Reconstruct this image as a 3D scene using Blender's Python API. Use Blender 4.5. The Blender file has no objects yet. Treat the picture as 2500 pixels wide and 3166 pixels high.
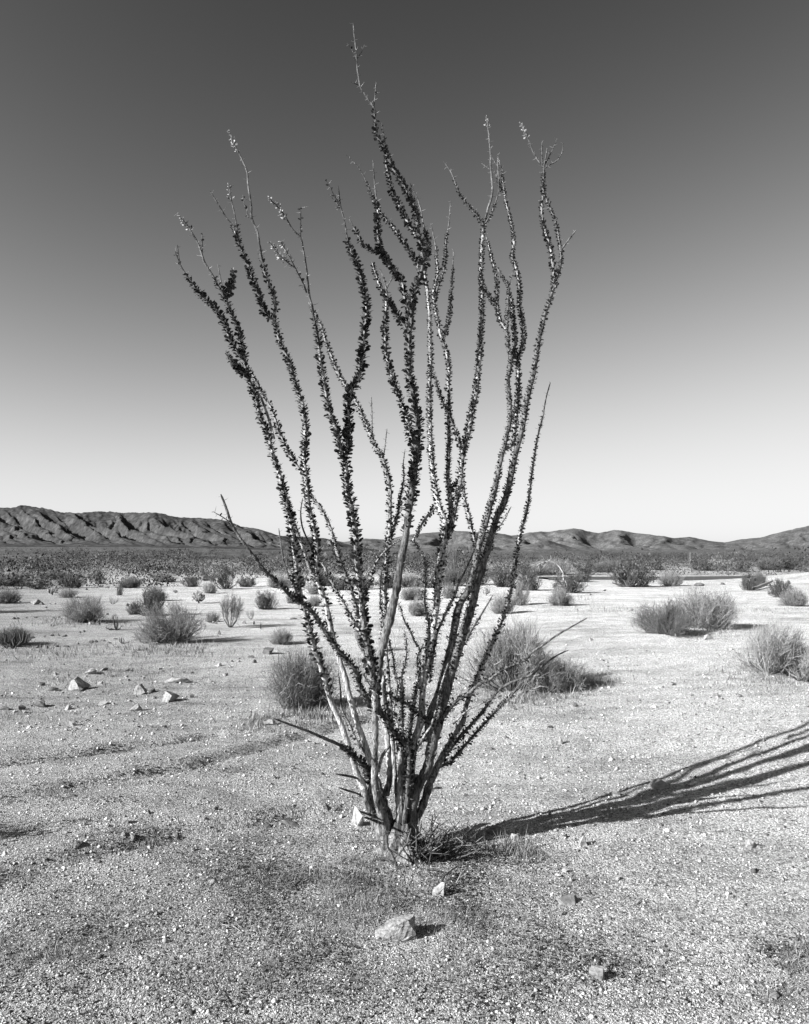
import bpy, bmesh, math, random
import numpy as np
from mathutils import Vector, Matrix

# ------------------------------------------------------------------ camera
FPX, CX, HY, CAMH = 2375.0, 1250.0, 1705.0, 1.5      # focal length and horizon in photo pixels (2500 x 3166)
sc = bpy.context.scene
C = sc.collection
cam_d = bpy.data.cameras.new('camera')
cam = bpy.data.objects.new('camera', cam_d); C.objects.link(cam)
cam.location = (0, 0, CAMH); cam.rotation_euler = (math.radians(90), 0, 0)
cam_d.sensor_fit = 'VERTICAL'; cam_d.sensor_height = 36.0
cam_d.lens = 36.0 * FPX / 3166.0
cam_d.shift_y = (HY - 1583.0) / 3166.0
cam_d.clip_start = 0.05; cam_d.clip_end = 60000
sc.camera = cam

# ------------------------------------------------------------------ sky, sun, exposure (panchromatic film behind a red filter: red light only)
SUN_AZ, SUN_EL = math.radians(27.5), math.radians(27.0)   # light travels towards +X, turned AZ towards +Y
world = bpy.data.worlds.new('World'); sc.world = world; world.use_nodes = True
wn = world.node_tree.nodes; wl = world.node_tree.links
for n in list(wn): wn.remove(n)
sky = wn.new('ShaderNodeTexSky'); sky.sky_type = 'NISHITA'; sky.sun_disc = False
sky.sun_elevation = SUN_EL
to_sun = Vector((-math.cos(SUN_AZ) * math.cos(SUN_EL), -math.sin(SUN_AZ) * math.cos(SUN_EL), math.sin(SUN_EL)))
sky.sun_rotation = math.atan2(to_sun.x, to_sun.y)
sky.altitude = 600; sky.air_density = 1.0; sky.dust_density = 1.6; sky.ozone_density = 1.0
sep = wn.new('ShaderNodeSeparateColor')
bg = wn.new('ShaderNodeBackground'); out = wn.new('ShaderNodeOutputWorld')
wl.new(sky.outputs[0], sep.inputs[0])
# the film's response to the sky: contrast at the dark end, a soft shoulder at the bright end
SKY_P, SKY_A, SKY_B = 2.7, .84, .124
pw = wn.new('ShaderNodeMath'); pw.operation = 'POWER'; pw.inputs[1].default_value = SKY_P
sq = wn.new('ShaderNodeMath'); sq.operation = 'POWER'; sq.inputs[1].default_value = 1.0
dn = wn.new('ShaderNodeMath'); dn.operation = 'MULTIPLY_ADD'; dn.inputs[1].default_value = SKY_B; dn.inputs[2].default_value = 1.0 / SKY_A
dv = wn.new('ShaderNodeMath'); dv.operation = 'DIVIDE'
wl.new(sep.outputs[0], pw.inputs[0]); wl.new(pw.outputs[0], sq.inputs[0]); wl.new(sq.outputs[0], dn.inputs[0])
wl.new(pw.outputs[0], dv.inputs[0]); wl.new(dn.outputs[0], dv.inputs[1]); wl.new(dv.outputs[0], bg.inputs[0])
bg.inputs[1].default_value = 0.05
wl.new(bg.outputs[0], out.inputs[0])
sun_d = bpy.data.lights.new('sun', 'SUN'); sun_d.energy = 5.0; sun_d.angle = math.radians(0.53); sun_d.color = (1, 1, 1)
sun = bpy.data.objects.new('sun', sun_d); C.objects.link(sun)
sun.rotation_euler = (-to_sun).to_track_quat('-Z', 'Y').to_euler(); sun.location = (-8, -4, 9)
sc.view_settings.view_transform = 'Standard'; sc.view_settings.look = 'None'
sc.view_settings.exposure = 1.32; sc.view_settings.gamma = 1.0
sc.view_settings.use_curve_mapping = False
sc.cycles.max_bounces = 5; sc.cycles.diffuse_bounces = 3

# ------------------------------------------------------------------ noise and helpers
R = np.random.default_rng(11)
def _h(ix, iy, s):
    n = (ix.astype(np.int64) * 374761393 + iy.astype(np.int64) * 668265263 + s * 974634777) & 0xffffffff
    n = ((n ^ (n >> 13)) * 1274126177) & 0xffffffff
    n = ((n ^ (n >> 16)) * 2246822519) & 0xffffffff
    return ((n ^ (n >> 15)) & 0xffffff) / float(0xffffff)
def vnoise(x, y, s=0):
    x = np.asarray(x, float); y = np.asarray(y, float)
    ix = np.floor(x); iy = np.floor(y); fx = x - ix; fy = y - iy
    fx = fx * fx * fx * (fx * (fx * 6 - 15) + 10); fy = fy * fy * fy * (fy * (fy * 6 - 15) + 10)
    a = _h(ix, iy, s); b = _h(ix + 1, iy, s); c = _h(ix, iy + 1, s); d = _h(ix + 1, iy + 1, s)
    return (a + (b - a) * fx) + ((c + (d - c) * fx) - (a + (b - a) * fx)) * fy
def fbm(x, y, o=4, s=0, g=0.5):
    t = 0; a = 1; n = 0
    for i in range(o):
        t = t + a * (vnoise(x * 2 ** i + 17.3 * i, y * 2 ** i - 9.1 * i, s + i) * 2 - 1); n += a; a *= g
    return t / n
def ridged(x, y, o=4, s=0):
    t = 0; a = 1; n = 0
    for i in range(o):
        t = t + a * (1 - np.abs(vnoise(x * 2 ** i + 5.3 * i, y * 2 ** i + 3.7 * i, s + i) * 2 - 1)); n += a; a *= 0.5
    return t / n
def sst(a, b, x):
    t = np.clip((np.asarray(x, float) - a) / (b - a), 0, 1); return t * t * (3 - 2 * t)

RUTS = [[(-3.4, 4.0), (-2.42, 4.6), (-1.47, 5.36), (-.9, 6.1), (-.2, 6.9)], [(-2.3, 3.2), (-1.6, 3.75), (-1.0, 4.15), (-.55, 4.4)],
        [(-3.2, 5.2), (-2.3, 5.7), (-1.5, 6.2)]]
def seg_dist(x, y, pl):
    d = np.full(np.shape(x), 1e9); side = np.zeros(np.shape(x))
    for (ax, ay), (bx, by) in zip(pl[:-1], pl[1:]):
        ux, uy = bx - ax, by - ay; L2 = ux * ux + uy * uy
        t = np.clip(((x - ax) * ux + (y - ay) * uy) / L2, 0, 1)
        dx = x - ax - t * ux; dy = y - ay - t * uy; dd = np.hypot(dx, dy)
        sg = np.sign(ux * dy - uy * dx); m = dd < d
        d = np.where(m, dd, d); side = np.where(m, sg, side)
    return d, side
def ground_z(x, y):
    x = np.asarray(x, float); y = np.asarray(y, float)
    r = np.hypot(x, y)
    near = 1 - sst(12, 30, r)
    z = near * (0.030 * fbm(x / 1.7, y / 1.7, 3, 3) + 0.012 * fbm(x / .42, y / .42, 3, 7) + .007 * fbm(x / .12, y / .12, 3, 9))
    z = z + near * .016 * fbm((x * .67 + y * .74) * .35, (y * .67 - x * .74) * 2.6, 4, 31)
    z = z + 0.22 * sst(14, 60, r) * fbm(x / 13., y / 13., 4, 21)
    z = z * (1 - np.exp(-((x + .02) ** 2 + (y - 3.8) ** 2) / .12))
    for pl in RUTS:
        d, s = seg_dist(x, y, pl)
        z = z - .040 * np.exp(-(d / .06) ** 2) + .030 * np.exp(-((d - .12) / .08) ** 2) * (s > 0)
    # the flat rises a little beyond the ocotillo's shadow
    z = z + .16 * sst(.3, 4, x) * sst(3.2, 6.2, y) * (1 - sst(12, 40, r))
    # stony rise behind the road
    z = z + 0.75 * np.exp(-(((x - 24.5) / 5.5) ** 2 + ((y - 38.5) / 4.) ** 2))
    # the bajada: the plain climbs gently to the foot of the western range
    az = np.where(y > 1, CX + x / np.maximum(y, 1) * FPX, np.where(x < 0, -3000., 5000.))
    left = 1 - sst(350, 1250, az)
    z = z + left * 0.0062 * np.clip(r - 120, 0, 2600)
    return z
def gz(x, y): return float(ground_z(np.array([x]), np.array([y]))[0])
def on_ground(px, py):
    """the point of the ground that a photo pixel looks at"""
    z = 0.0
    for _ in range(6):
        Y = (CAMH - z) * FPX / (py - HY); X = (px - CX) / FPX * Y
        z = gz(X, Y) if Y < 60 else 0.0
    return Vector((X, Y, z))

def mesh_np(name, V, F, smooth=False):
    V = np.ascontiguousarray(V, dtype=np.float32).reshape(-1, 3); F = np.ascontiguousarray(F, dtype=np.int32)
    k = F.shape[1]; me = bpy.data.meshes.new(name)
    me.vertices.add(len(V)); me.vertices.foreach_set('co', V.ravel())
    me.loops.add(F.size); me.loops.foreach_set('vertex_index', F.ravel())
    me.polygons.add(len(F))
    me.polygons.foreach_set('loop_start', np.arange(0, F.size, k, dtype=np.int32))
    me.polygons.foreach_set('loop_total', np.full(len(F), k, dtype=np.int32))
    if smooth: me.polygons.foreach_set('use_smooth', np.ones(len(F), dtype=bool))
    me.update(calc_edges=True)
    return me
def link(name, me, mat=None, parent=None, loc=(0, 0, 0)):
    o = bpy.data.objects.new(name, me); C.objects.link(o)
    if mat is not None and me is not None and not me.materials: me.materials.append(mat)
    o.location = loc
    if parent is not None: o.parent = parent
    return o
def tag(o, label=None, cat=None, group=None, kind=None):
    if label: o['label'] = label
    if cat: o['category'] = cat
    if group: o['group'] = group
    if kind: o['kind'] = kind
    return o
def empty(name, loc): 
    o = bpy.data.objects.new(name, None); C.objects.link(o); o.location = loc; o.empty_display_size = .1; return o
def frames(P):
    """tangent, side and up per point for polylines P (N, m, 3)"""
    T = np.empty_like(P); T[:, 1:-1] = P[:, 2:] - P[:, :-2]; T[:, 0] = P[:, 1] - P[:, 0]; T[:, -1] = P[:, -1] - P[:, -2]
    T /= np.linalg.norm(T, axis=2, keepdims=True) + 1e-12
    a = np.array([.31, .86, .41]); a /= np.linalg.norm(a)
    A = np.broadcast_to(a, T.shape).copy()
    bad = np.abs((T * A).sum(2)).max(1) > .95; A[bad] = np.array([.9, -.3, .1])
    U = np.cross(T, A); U /= np.linalg.norm(U, axis=2, keepdims=True) + 1e-12
    return T, U, np.cross(T, U)
def tubes(P, rad, k=3):
    """N tubes of m rings and k sides -> verts, quads"""
    P = np.asarray(P, float); rad = np.asarray(rad, float); N, m, _ = P.shape
    T, U, W = frames(P)
    a = np.arange(k) * 2 * np.pi / k
    V = P[:, :, None] + rad[:, :, None, None] * (np.cos(a)[None, None, :, None] * U[:, :, None] + np.sin(a)[None, None, :, None] * W[:, :, None])
    i, j = np.meshgrid(np.arange(m - 1), np.arange(k), indexing='ij')
    q = np.stack([i * k + j, i * k + (j + 1) % k, (i + 1) * k + (j + 1) % k, (i + 1) * k + j], -1).reshape(-1, 4)
    F = (q[None] + (np.arange(N) * m * k)[:, None, None]).reshape(-1, 4)
    return V.reshape(-1, 3), F
def join(parts):
    Vs, Fs, n = [], [], 0
    for V, F in parts:
        if len(V) == 0: continue
        Vs.append(V); Fs.append(F + n); n += len(V)
    return np.concatenate(Vs), np.concatenate(Fs)
def stamp(V0, F0, pos, X, Y, Z):
    """copies of a small mesh placed with axis vectors X, Y, Z (N, 3), already scaled"""
    V = pos[:, None] + V0[None, :, 0, None] * X[:, None] + V0[None, :, 1, None] * Y[:, None] + V0[None, :, 2, None] * Z[:, None]
    F = F0[None] + (np.arange(len(pos)) * len(V0))[:, None, None]
    return V.reshape(-1, 3), F.reshape(-1, F0.shape[1])
def unit(v): return v / (np.linalg.norm(v, axis=-1, keepdims=True) + 1e-12)

# ------------------------------------------------------------------ materials (all neutral: the photograph is black and white)
def new_mat(name):
    m = bpy.data.materials.new(name); m.use_nodes = True
    nt = m.node_tree; b = nt.nodes['Principled BSDF']; return m, nt, b
def node(nt, t, **kw):
    n = nt.nodes.new(t)
    for k, v in kw.items(): setattr(n, k, v)
    return n
def ramp(nt, src, stops):
    r = node(nt, 'ShaderNodeValToRGB'); e = r.color_ramp.elements
    while len(e) < len(stops): e.new(.5)
    for el, (p, v) in zip(e, stops): el.position = p; el.color = (v, v, v, 1)
    nt.links.new(src, r.inputs[0]); return r.outputs[0]
def noise(nt, vec, scale, detail=4, rough=.55, dist=0.):
    n = node(nt, 'ShaderNodeTexNoise'); n.inputs['Scale'].default_value = scale; n.inputs['Detail'].default_value = detail
    n.inputs['Roughness'].default_value = rough; n.inputs['Distortion'].default_value = dist
    nt.links.new(vec, n.inputs['Vector']); return n.outputs[0]
def mth(nt, op, a, b=None, clamp=False):
    n = node(nt, 'ShaderNodeMath', operation=op, use_clamp=clamp)
    for i, v in enumerate((a, b)):
        if v is None: continue
        if isinstance(v, (int, float)): n.inputs[i].default_value = v
        else: nt.links.new(v, n.inputs[i])
    return n.outputs[0]
def mixf(nt, f, a, b):
    n = node(nt, 'ShaderNodeMix'); n.data_type = 'FLOAT'
    for s, v in ((0, f), (2, a), (3, b)):
        if isinstance(v, (int, float)): n.inputs[s].default_value = v
        else: nt.links.new(v, n.inputs[s])
    return n.outputs[0]
def bump(nt, b, h, strength=.5, dist=.01):
    n = node(nt, 'ShaderNodeBump'); n.inputs['Strength'].default_value = strength; n.inputs['Distance'].default_value = dist
    nt.links.new(h, n.inputs['Height']); nt.links.new(n.outputs[0], b.inputs['Normal'])
def pos(nt): return node(nt, 'ShaderNodeNewGeometry').outputs['Position']
def objco(nt): return node(nt, 'ShaderNodeTexCoord').outputs['Object']
def mapped(nt, vec, s):
    m = node(nt, 'ShaderNodeMapping'); m.inputs['Scale'].default_value = s; nt.links.new(vec, m.inputs[0]); return m.outputs[0]
def island_mat(name, lo, hi, rough=.8, spec=.2):
    m, nt, b = new_mat(name)
    g = node(nt, 'ShaderNodeNewGeometry')
    col = ramp(nt, g.outputs['Random Per Island'], [(0, lo), (1, hi)])
    nt.links.new(col, b.inputs['Base Color']); b.inputs['Roughness'].default_value = rough
    b.inputs['Specular IOR Level'].default_value = spec
    return m

def make_ground_mat():
    m, nt, b = new_mat('gravelly_desert_soil')
    p = pos(nt); L = nt.links
    sx = node(nt, 'ShaderNodeSeparateXYZ'); L.new(p, sx.inputs[0])
    v1 = node(nt, 'ShaderNodeTexVoronoi'); v1.inputs['Scale'].default_value = 115; L.new(p, v1.inputs['Vector'])
    v2 = node(nt, 'ShaderNodeTexVoronoi'); v2.inputs['Scale'].default_value = 320; L.new(p, v2.inputs['Vector'])
    s1 = node(nt, 'ShaderNodeSeparateColor'); L.new(v1.outputs['Color'], s1.inputs[0])
    s2 = node(nt, 'ShaderNodeSeparateColor'); L.new(v2.outputs['Color'], s2.inputs[0])
    grain = mixf(nt, .45, s1.outputs[0], s2.outputs[0])
    gcol = ramp(nt, grain, [(.05, .05), (.27, .17), (.5, .39), (.75, .60), (1, .80)])
    # patches of finer pale sand and of darker litter
    patch = noise(nt, p, .55, 5, .6); small = noise(nt, p, 3.2, 5, .65)
    k = mth(nt, 'ADD', mth(nt, 'MULTIPLY', patch, .6), mth(nt, 'MULTIPLY', small, .5))
    rot = node(nt, 'ShaderNodeMapping'); rot.inputs['Rotation'].default_value = (0, 0, -math.radians(42)); rot.inputs['Scale'].default_value = (.45, 3.2, 1); L.new(p, rot.inputs[0])
    streak = noise(nt, rot.outputs[0], 1.1, 6, .68, .5)                   # low diagonal streaks left by runoff
    k = mth(nt, 'ADD', mth(nt, 'MULTIPLY', k, .62), mth(nt, 'MULTIPLY', streak, .42))
    tone = ramp(nt, k, [(.39, .46), (.49, .90), (.60, 1.30)])
    # the open flat to the east is paler sand than the stony western side
    east = mth(nt, 'ADD', mth(nt, 'MULTIPLY', sx.outputs[0], .06), mth(nt, 'MULTIPLY', sx.outputs[1], .030))
    tone2 = mth(nt, 'MULTIPLY', tone, ramp(nt, mth(nt, 'ADD', east, .35), [(0, .56), (.42, .80), (.60, 1.16), (1, 1.5)]))
    near = mth(nt, 'MULTIPLY', gcol, tone2)
    # far plain: scrub too far off to be told apart, as a cover of dark dots
    r = node(nt, 'ShaderNodeVectorMath', operation='LENGTH'); L.new(p, r.inputs[0])
    vd = node(nt, 'ShaderNodeTexVoronoi'); vd.inputs['Scale'].default_value = .22; L.new(p, vd.inputs['Vector'])
    dots = ramp(nt, vd.outputs['Distance'], [(.30, .035), (.62, .115)])
    big = ramp(nt, noise(nt, p, .006, 4, .6), [(.35, .75), (.65, 1.2)])
    far = mth(nt, 'MULTIPLY', dots, big)
    f = ramp(nt, mth(nt, 'MULTIPLY', r.outputs['Value'], 1 / 600.), [(.075, 0), (.26, 1)])
    mid = ramp(nt, mth(nt, 'MULTIPLY', r.outputs['Value'], 1 / 100.), [(.26, 1), (.6, .62)])
    col = mixf(nt, f, mth(nt, 'MULTIPLY', near, mid), far)
    L.new(col, b.inputs['Base Color']); b.inputs['Roughness'].default_value = .95; b.inputs['Specular IOR Level'].default_value = .1
    h = mth(nt, 'ADD', mth(nt, 'MULTIPLY', v1.outputs['Distance'], -1.3), mth(nt, 'MULTIPLY', v2.outputs['Distance'], -.8))
    h = mth(nt, 'ADD', h, mth(nt, 'MULTIPLY', noise(nt, p, 22, 5, .7), 1.6))
    bump(nt, b, h, 1.0, .014)
    return m
def make_bark(name, lo, hi):
    m, nt, b = new_mat(name)
    p = objco(nt)
    n1 = noise(nt, mapped(nt, p, (70, 70, 13)), 1.0, 5, .65, .6); n2 = noise(nt, p, 9, 3, .5)
    k = mth(nt, 'ADD', mth(nt, 'MULTIPLY', n1, .75), mth(nt, 'MULTIPLY', n2, .3))
    col = ramp(nt, k, [(.43, lo), (.53, (lo + hi) * .5), (.62, hi)])
    col = mth(nt, 'MULTIPLY', col, ramp(nt, noise(nt, mapped(nt, p, (190, 190, 60)), 1.0, 4, .7), [(.36, .35), (.55, 1.0), (.7, 1.15)]))
    nt.links.new(col, b.inputs['Base Color']); b.inputs['Roughness'].default_value = .8; b.inputs['Specular IOR Level'].default_value = .2
    bump(nt, b, n1, 1.0, .012)
    return m
def make_rock(name, lo, hi, sc_=14):
    m, nt, b = new_mat(name)
    p = objco(nt)
    n1 = noise(nt, p, sc_, 6, .65, .4); n2 = noise(nt, mapped(nt, p, (1, 1, 5)), sc_ * 1.3, 4, .6)
    k = mth(nt, 'ADD', mth(nt, 'MULTIPLY', n1, .6), mth(nt, 'MULTIPLY', n2, .45))
    col = ramp(nt, k, [(.36, lo), (.66, hi)])
    nt.links.new(col, b.inputs['Base Color']); b.inputs['Roughness'].default_value = .85
    bump(nt, b, k, .8, .012)
    return m
def make_mountain(name, lo, hi, sc_):
    m, nt, b = new_mat(name)
    p = pos(nt)
    n1 = noise(nt, p, sc_, 6, .7); 
    vd = node(nt, 'ShaderNodeTexVoronoi'); vd.inputs['Scale'].default_value = .06; nt.links.new(p, vd.inputs['Vector'])
    k = mth(nt, 'ADD', mth(nt, 'MULTIPLY', n1, .8), mth(nt, 'MULTIPLY', vd.outputs['Distance'], .25))
    col = ramp(nt, k, [(.36, lo), (.56, (lo + hi) / 2.2), (.74, hi)])
    nt.links.new(col, b.inputs['Base Color']); b.inputs['Roughness'].default_value = 1; b.inputs['Specular IOR Level'].default_value = 0
    bump(nt, b, noise(nt, p, .03, 6, .7), .6, 6.0)
    return m
M = dict(
    ground=make_ground_mat(), bark=make_bark('grey_ocotillo_bark', .07, .52), trunk=make_bark('furrowed_trunk_bark', .03, .34),
    bark_pale=make_bark('sunbleached_bark', .20, .74), bark_dark=make_bark('dark_and_shaded_bark', .035, .20), bark_tip=make_bark('young_shoot_bark', .03, .20),  # dark bark of some wands, also painting in the shade on others
    dead=make_bark('dead_twig_bark', .03, .12), thorn=island_mat('thorns', .08, .34), leaf=island_mat('ocotillo_leaf', .010, .045, .5, .25),
    flower=island_mat('flower_buds', .06, .42, .6), twig=island_mat('dry_twigs', .04, .38), twig_pale=island_mat('pale_dry_twigs', .07, .42),
    twig_dark=island_mat('dark_twigs', .05, .20), creosote=island_mat('creosote_leaf', .035, .13, .5, .3), wood=island_mat('woody_stems', .04, .12),
    grass=island_mat('dry_grass', .05, .30), herb=island_mat('low_herb', .03, .15), pebble=island_mat('pebbles', .04, .64, .9, .1),
    cholla=island_mat('cholla_joint', .16, .5), cholla_dark=island_mat('cholla_trunk', .04, .12), scrub=island_mat('far_scrub', .03, .14),
    rock_pale=make_rock('pale_granite', .12, .38), rock_grey=make_rock('grey_rock', .08, .28), rock_dark=make_rock('dark_varnished_rock', .03, .13),
    litter=island_mat('dry_litter', .03, .34), rock_wedge=make_rock('layered_rock', .025, .32, 30), rock_mixed=make_rock('banded_rock', .04, .36, 22), mount_w=make_mountain('western_range', .026, .098, .012), mount_e=make_mountain('eastern_range', .05, .17, .008),  # eastern range lighter: haze is put into its base colour
    stalk=make_bark('bleached_stalk', .35, .6))
def asphalt():
    m, nt, b = new_mat('asphalt'); n = noise(nt, pos(nt), 4, 5, .7)
    nt.links.new(ramp(nt, n, [(.3, .03), (.7, .06)]), b.inputs['Base Color']); b.inputs['Roughness'].default_value = .9; return m
M['asphalt'] = asphalt()
def scrub_far():
    m, nt, b = new_mat('scrub_of_the_plain'); a = node(nt, 'ShaderNodeAttribute'); a.attribute_name = 'tone'
    g = node(nt, 'ShaderNodeNewGeometry'); k = mth(nt, 'MULTIPLY', ramp(nt, a.outputs['Fac'], [(0, .03), (.7, .07), (1, .15)]), ramp(nt, g.outputs['Random Per Island'], [(0, .5), (1, 1.4)]))
    nt.links.new(k, b.inputs['Base Color']); b.inputs['Roughness'].default_value = .9; b.inputs['Specular IOR Level'].default_value = .1; return m
M['scrub_far'] = scrub_far()

# ------------------------------------------------------------------ ground, road, mountains
def build_ground():
    af = np.radians(np.linspace(-48, 48, 480)); ab = np.radians(np.linspace(48, 312, 66))[1:-1]
    ang = np.concatenate([af, ab])
    rr = np.concatenate([np.geomspace(.5, 2.0, 24)[:-1], np.geomspace(2.0, 14, 240)[:-1], np.geomspace(14, 120, 110)[:-1], np.geomspace(120, 30000, 70)])
    A, Q = np.meshgrid(ang, rr); X = np.sin(A) * Q; Y = np.cos(A) * Q
    Z = ground_z(X, Y)
    Z = np.where(Q > 12000, -2.0, Z)
    V = np.stack([X, Y, Z], -1).reshape(-1, 3); n = len(ang); m = len(rr)
    i, j = np.meshgrid(np.arange(m - 1), np.arange(n), indexing='ij')
    F = np.stack([i * n + j, i * n + (j + 1) % n, (i + 1) * n + (j + 1) % n, (i + 1) * n + j], -1).reshape(-1, 4)[:, ::-1]
    c = len(V); V = np.vstack([V, [[0, 0, gz(0, 0)]]])
    k = np.arange(0, n, 1); fan = np.stack([np.full(n, c), (k + 1) % n, k, k], -1)
    me = mesh_np('ground', V, F, True)
    o = link('ground', me, M['ground']); tag(o, 'pale gravelly desert flat crossed by shallow rills', kind='structure')
build_ground()

def build_road():
    xs = np.linspace(7.5, 33, 70); Yc = 41.5 + .02 * (xs - 7) ; V = []
    for x, y in zip(xs, Yc):
        for k, w in enumerate((-1.6, -1.5, 1.5, 1.6)):
            V.append((x, y + w, gz(x, y + w) * .3 + (.10 if k in (1, 2) else -.15)))
    V = np.array(V); n = len(xs)
    i, j = np.meshgrid(np.arange(n - 1), np.arange(3), indexing='ij')
    F = np.stack([i * 4 + j, (i + 1) * 4 + j, (i + 1) * 4 + j + 1, i * 4 + j + 1], -1).reshape(-1, 4)
    o = link('road', mesh_np('road', V, F), M['asphalt']); tag(o, 'thin dark strip of asphalt road beyond the pale flat', kind='structure')
build_road()

LEFT_CREST = [(-1400, 1600), (-900, 1560), (-500, 1545), (-200, 1556), (0, 1562), (60, 1562), (130, 1570), (200, 1583), (270, 1580), (350, 1581), (430, 1585), (470, 1583), (560, 1600), (610, 1600), (700, 1608),
              (740, 1618), (800, 1635), (860, 1655), (900, 1661), (1000, 1663), (1060, 1680), (1130, 1694), (1200, 1704), (1300, 1712)]
RIGHT_CREST = [(700, 1668), (900, 1655), (1000, 1664), (1060, 1676), (1130, 1665), (1190, 1668), (1270, 1652), (1350, 1645), (1410, 1641), (1470, 1645), (1520, 1645), (1580, 1655), (1600, 1652), (1640, 1641), (1700, 1640), (1776, 1633),
               (1810, 1637), (1850, 1645), (1905, 1637), (1960, 1645), (2010, 1650), (2080, 1661), (2130, 1658), (2190, 1672), (2240, 1677), (2290, 1667), (2350, 1662), (2420, 1643), (2500, 1625), (2700, 1590), (3000, 1570), (3500, 1600), (4200, 1650)]
def spur(u, cut=.66):
    """sharp-crested profile of a row of spurs: slow rise, steeper fall; 1 on the crest lines, 0 in the gullies"""
    f = u - np.floor(u); return np.where(f < cut, f / cut, (1 - f) / (1 - cut))
def build_range(name, crest, y0, y1, foot_h, pitch, shear, amp, mat, seed, label, step, nv=150, back=1.25):
    """a range whose sky line passes through CREST (photo x, photo y); PITCH and SHEAR: spacing and slant of its spurs, in photo pixels at the crest"""
    cx = np.array([c[0] for c in crest], float); cy = np.array([c[1] for c in crest], float)
    px = np.arange(cx[0], cx[-1], step); yc = np.interp(px, cx, cy)
    s = np.linspace(0, back, nv)
    PX, S = np.meshgrid(px, s)
    crest_y = y1 * (1 + .08 * fbm(px / 260., px * 0 + .5, 3, seed + 40))
    Yd = y0 + (crest_y[None] - y0) * S
    X = (PX - CX) / FPX * Yd
    Hc = (HY - yc)[None] / FPX * crest_y[None] + CAMH
    Hf = foot_h(X, Yd)
    wob = fbm(PX / pitch, S * 4, 3, seed + 3) * pitch * .28 + fbm(PX / (pitch * .25), S * 14, 3, seed + 4) * pitch * .07
    u = (PX - (1 - S) * shear + wob) / pitch; u = u + .45 * fbm(u * .45, S * .6, 2, seed + 7)
    u2 = (PX - (1 - S) * shear * .65 + wob * 1.4) / (pitch * .37); u2 = u2 + .4 * fbm(u2 * .5, S * 2, 2, seed + 8)
    u3 = (PX - (1 - S) * shear * 1.2 + wob * 1.8) / (pitch * .15); u3 = u3 + .4 * fbm(u3 * .5, S * 4, 2, seed + 11)
    big = .55 + .9 * vnoise(np.floor(u) * 1.7, u * 0, seed + 21)
    ramp_ = np.where(S < 1, .30 * S + .70 * S ** 1.5, 1 - (S - 1) * 1.6)
    env = 1 - sst(.70, 1.0, S + .10 * fbm(PX / pitch, S * 0, 2, seed + 30)); env = env * (.25 + .75 * sst(.02, .30, S))
    cutd = amp * big * (1 - spur(u)) + amp * .42 * (1 - spur(u2, .6)) + amp * .26 * (1 - spur(u3, .55))
    Z = Hf + (Hc - Hf) * ramp_ * (1 - np.clip(env * cutd, 0, .9))
    Z = Z + (Hc - Hf) * .022 * fbm(PX / (pitch * .08), S * 40, 3, seed + 60) * np.clip(S, 0, 1)
    Z = np.where(S <= .02, Hf - 25, Z)
    V = np.stack([X, Yd, Z], -1).reshape(-1, 3); n = len(px)
    i, j = np.meshgrid(np.arange(nv - 1), np.arange(n - 1), indexing='ij')
    F = np.stack([i * n + j, i * n + j + 1, (i + 1) * n + j + 1, (i + 1) * n + j], -1).reshape(-1, 4)
    o = link(name, mesh_np(name, V, F), mat); tag(o, label, kind='structure')
build_range('mountain_range', LEFT_CREST, 2000., 3300., lambda x, y: ground_z(x, y) - 2, 125., 240., .55, M['mount_w'], 70, 'dark eroded range with steep gullied spurs', 3.6, 190)
build_range('mountain_range', RIGHT_CREST, 5200., 8200., lambda x, y: x * 0 - 3, 150., 90., .48, M['mount_e'], 120, 'long hazy range of rounded desert hills', 5.5, 110)
build_range('foothill', [(1480, 1712), (1560, 1700), (1640, 1682), (1695, 1670), (1740, 1684), (1800, 1702), (1850, 1713)], 4200., 4900., lambda x, y: x * 0 - 3, 110., 60., .3, M['mount_e'], 160,
            'single pointed foothill before the farther range', 4.0, 60)
build_range('foothill', [(1180, 1712), (1260, 1706), (1350, 1690), (1440, 1676), (1500, 1678), (1560, 1700), (1610, 1713)], 4400., 5100., lambda x, y: x * 0 - 3, 110., 60., .4, M['mount_e'], 190,
            'low dark foothill with a broad rounded top before the range', 4.0, 60)

# ------------------------------------------------------------------ loose stuff of the ground: pebbles, grass, herbs, far scrub
def view_points(n, y0, y1, px0=-250, px1=2750, power=1.0):
    """random ground points inside the sector in view, spread evenly as the picture sees them"""
    d0, d1 = CAMH * FPX / y0, CAMH * FPX / y1
    dd = d1 + (d0 - d1) * R.random(n) ** power
    Y = CAMH * FPX / dd; px = px0 + (px1 - px0) * R.random(n)
    return (px - CX) / FPX * Y, Y
OCT_V = np.array([[1, 0, 0], [-1, 0, 0], [0, 1, 0], [0, -1, 0], [0, 0, 1], [0, 0, -.6]], float)
OCT_F = np.array([[0, 2, 4], [2, 1, 4], [1, 3, 4], [3, 0, 4], [2, 0, 5], [1, 2, 5], [3, 1, 5], [0, 3, 5]])
def rand_axes(n, flat=.6):
    a = R.random(n) * 2 * np.pi
    X = np.stack([np.cos(a), np.sin(a), R.normal(0, .3, n)], -1); X = unit(X)
    Z = unit(np.stack([R.normal(0, .35, n), R.normal(0, .35, n), np.ones(n)], -1))
    Y = unit(np.cross(Z, X)); Z = np.cross(X, Y)
    return X, Y, Z
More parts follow.
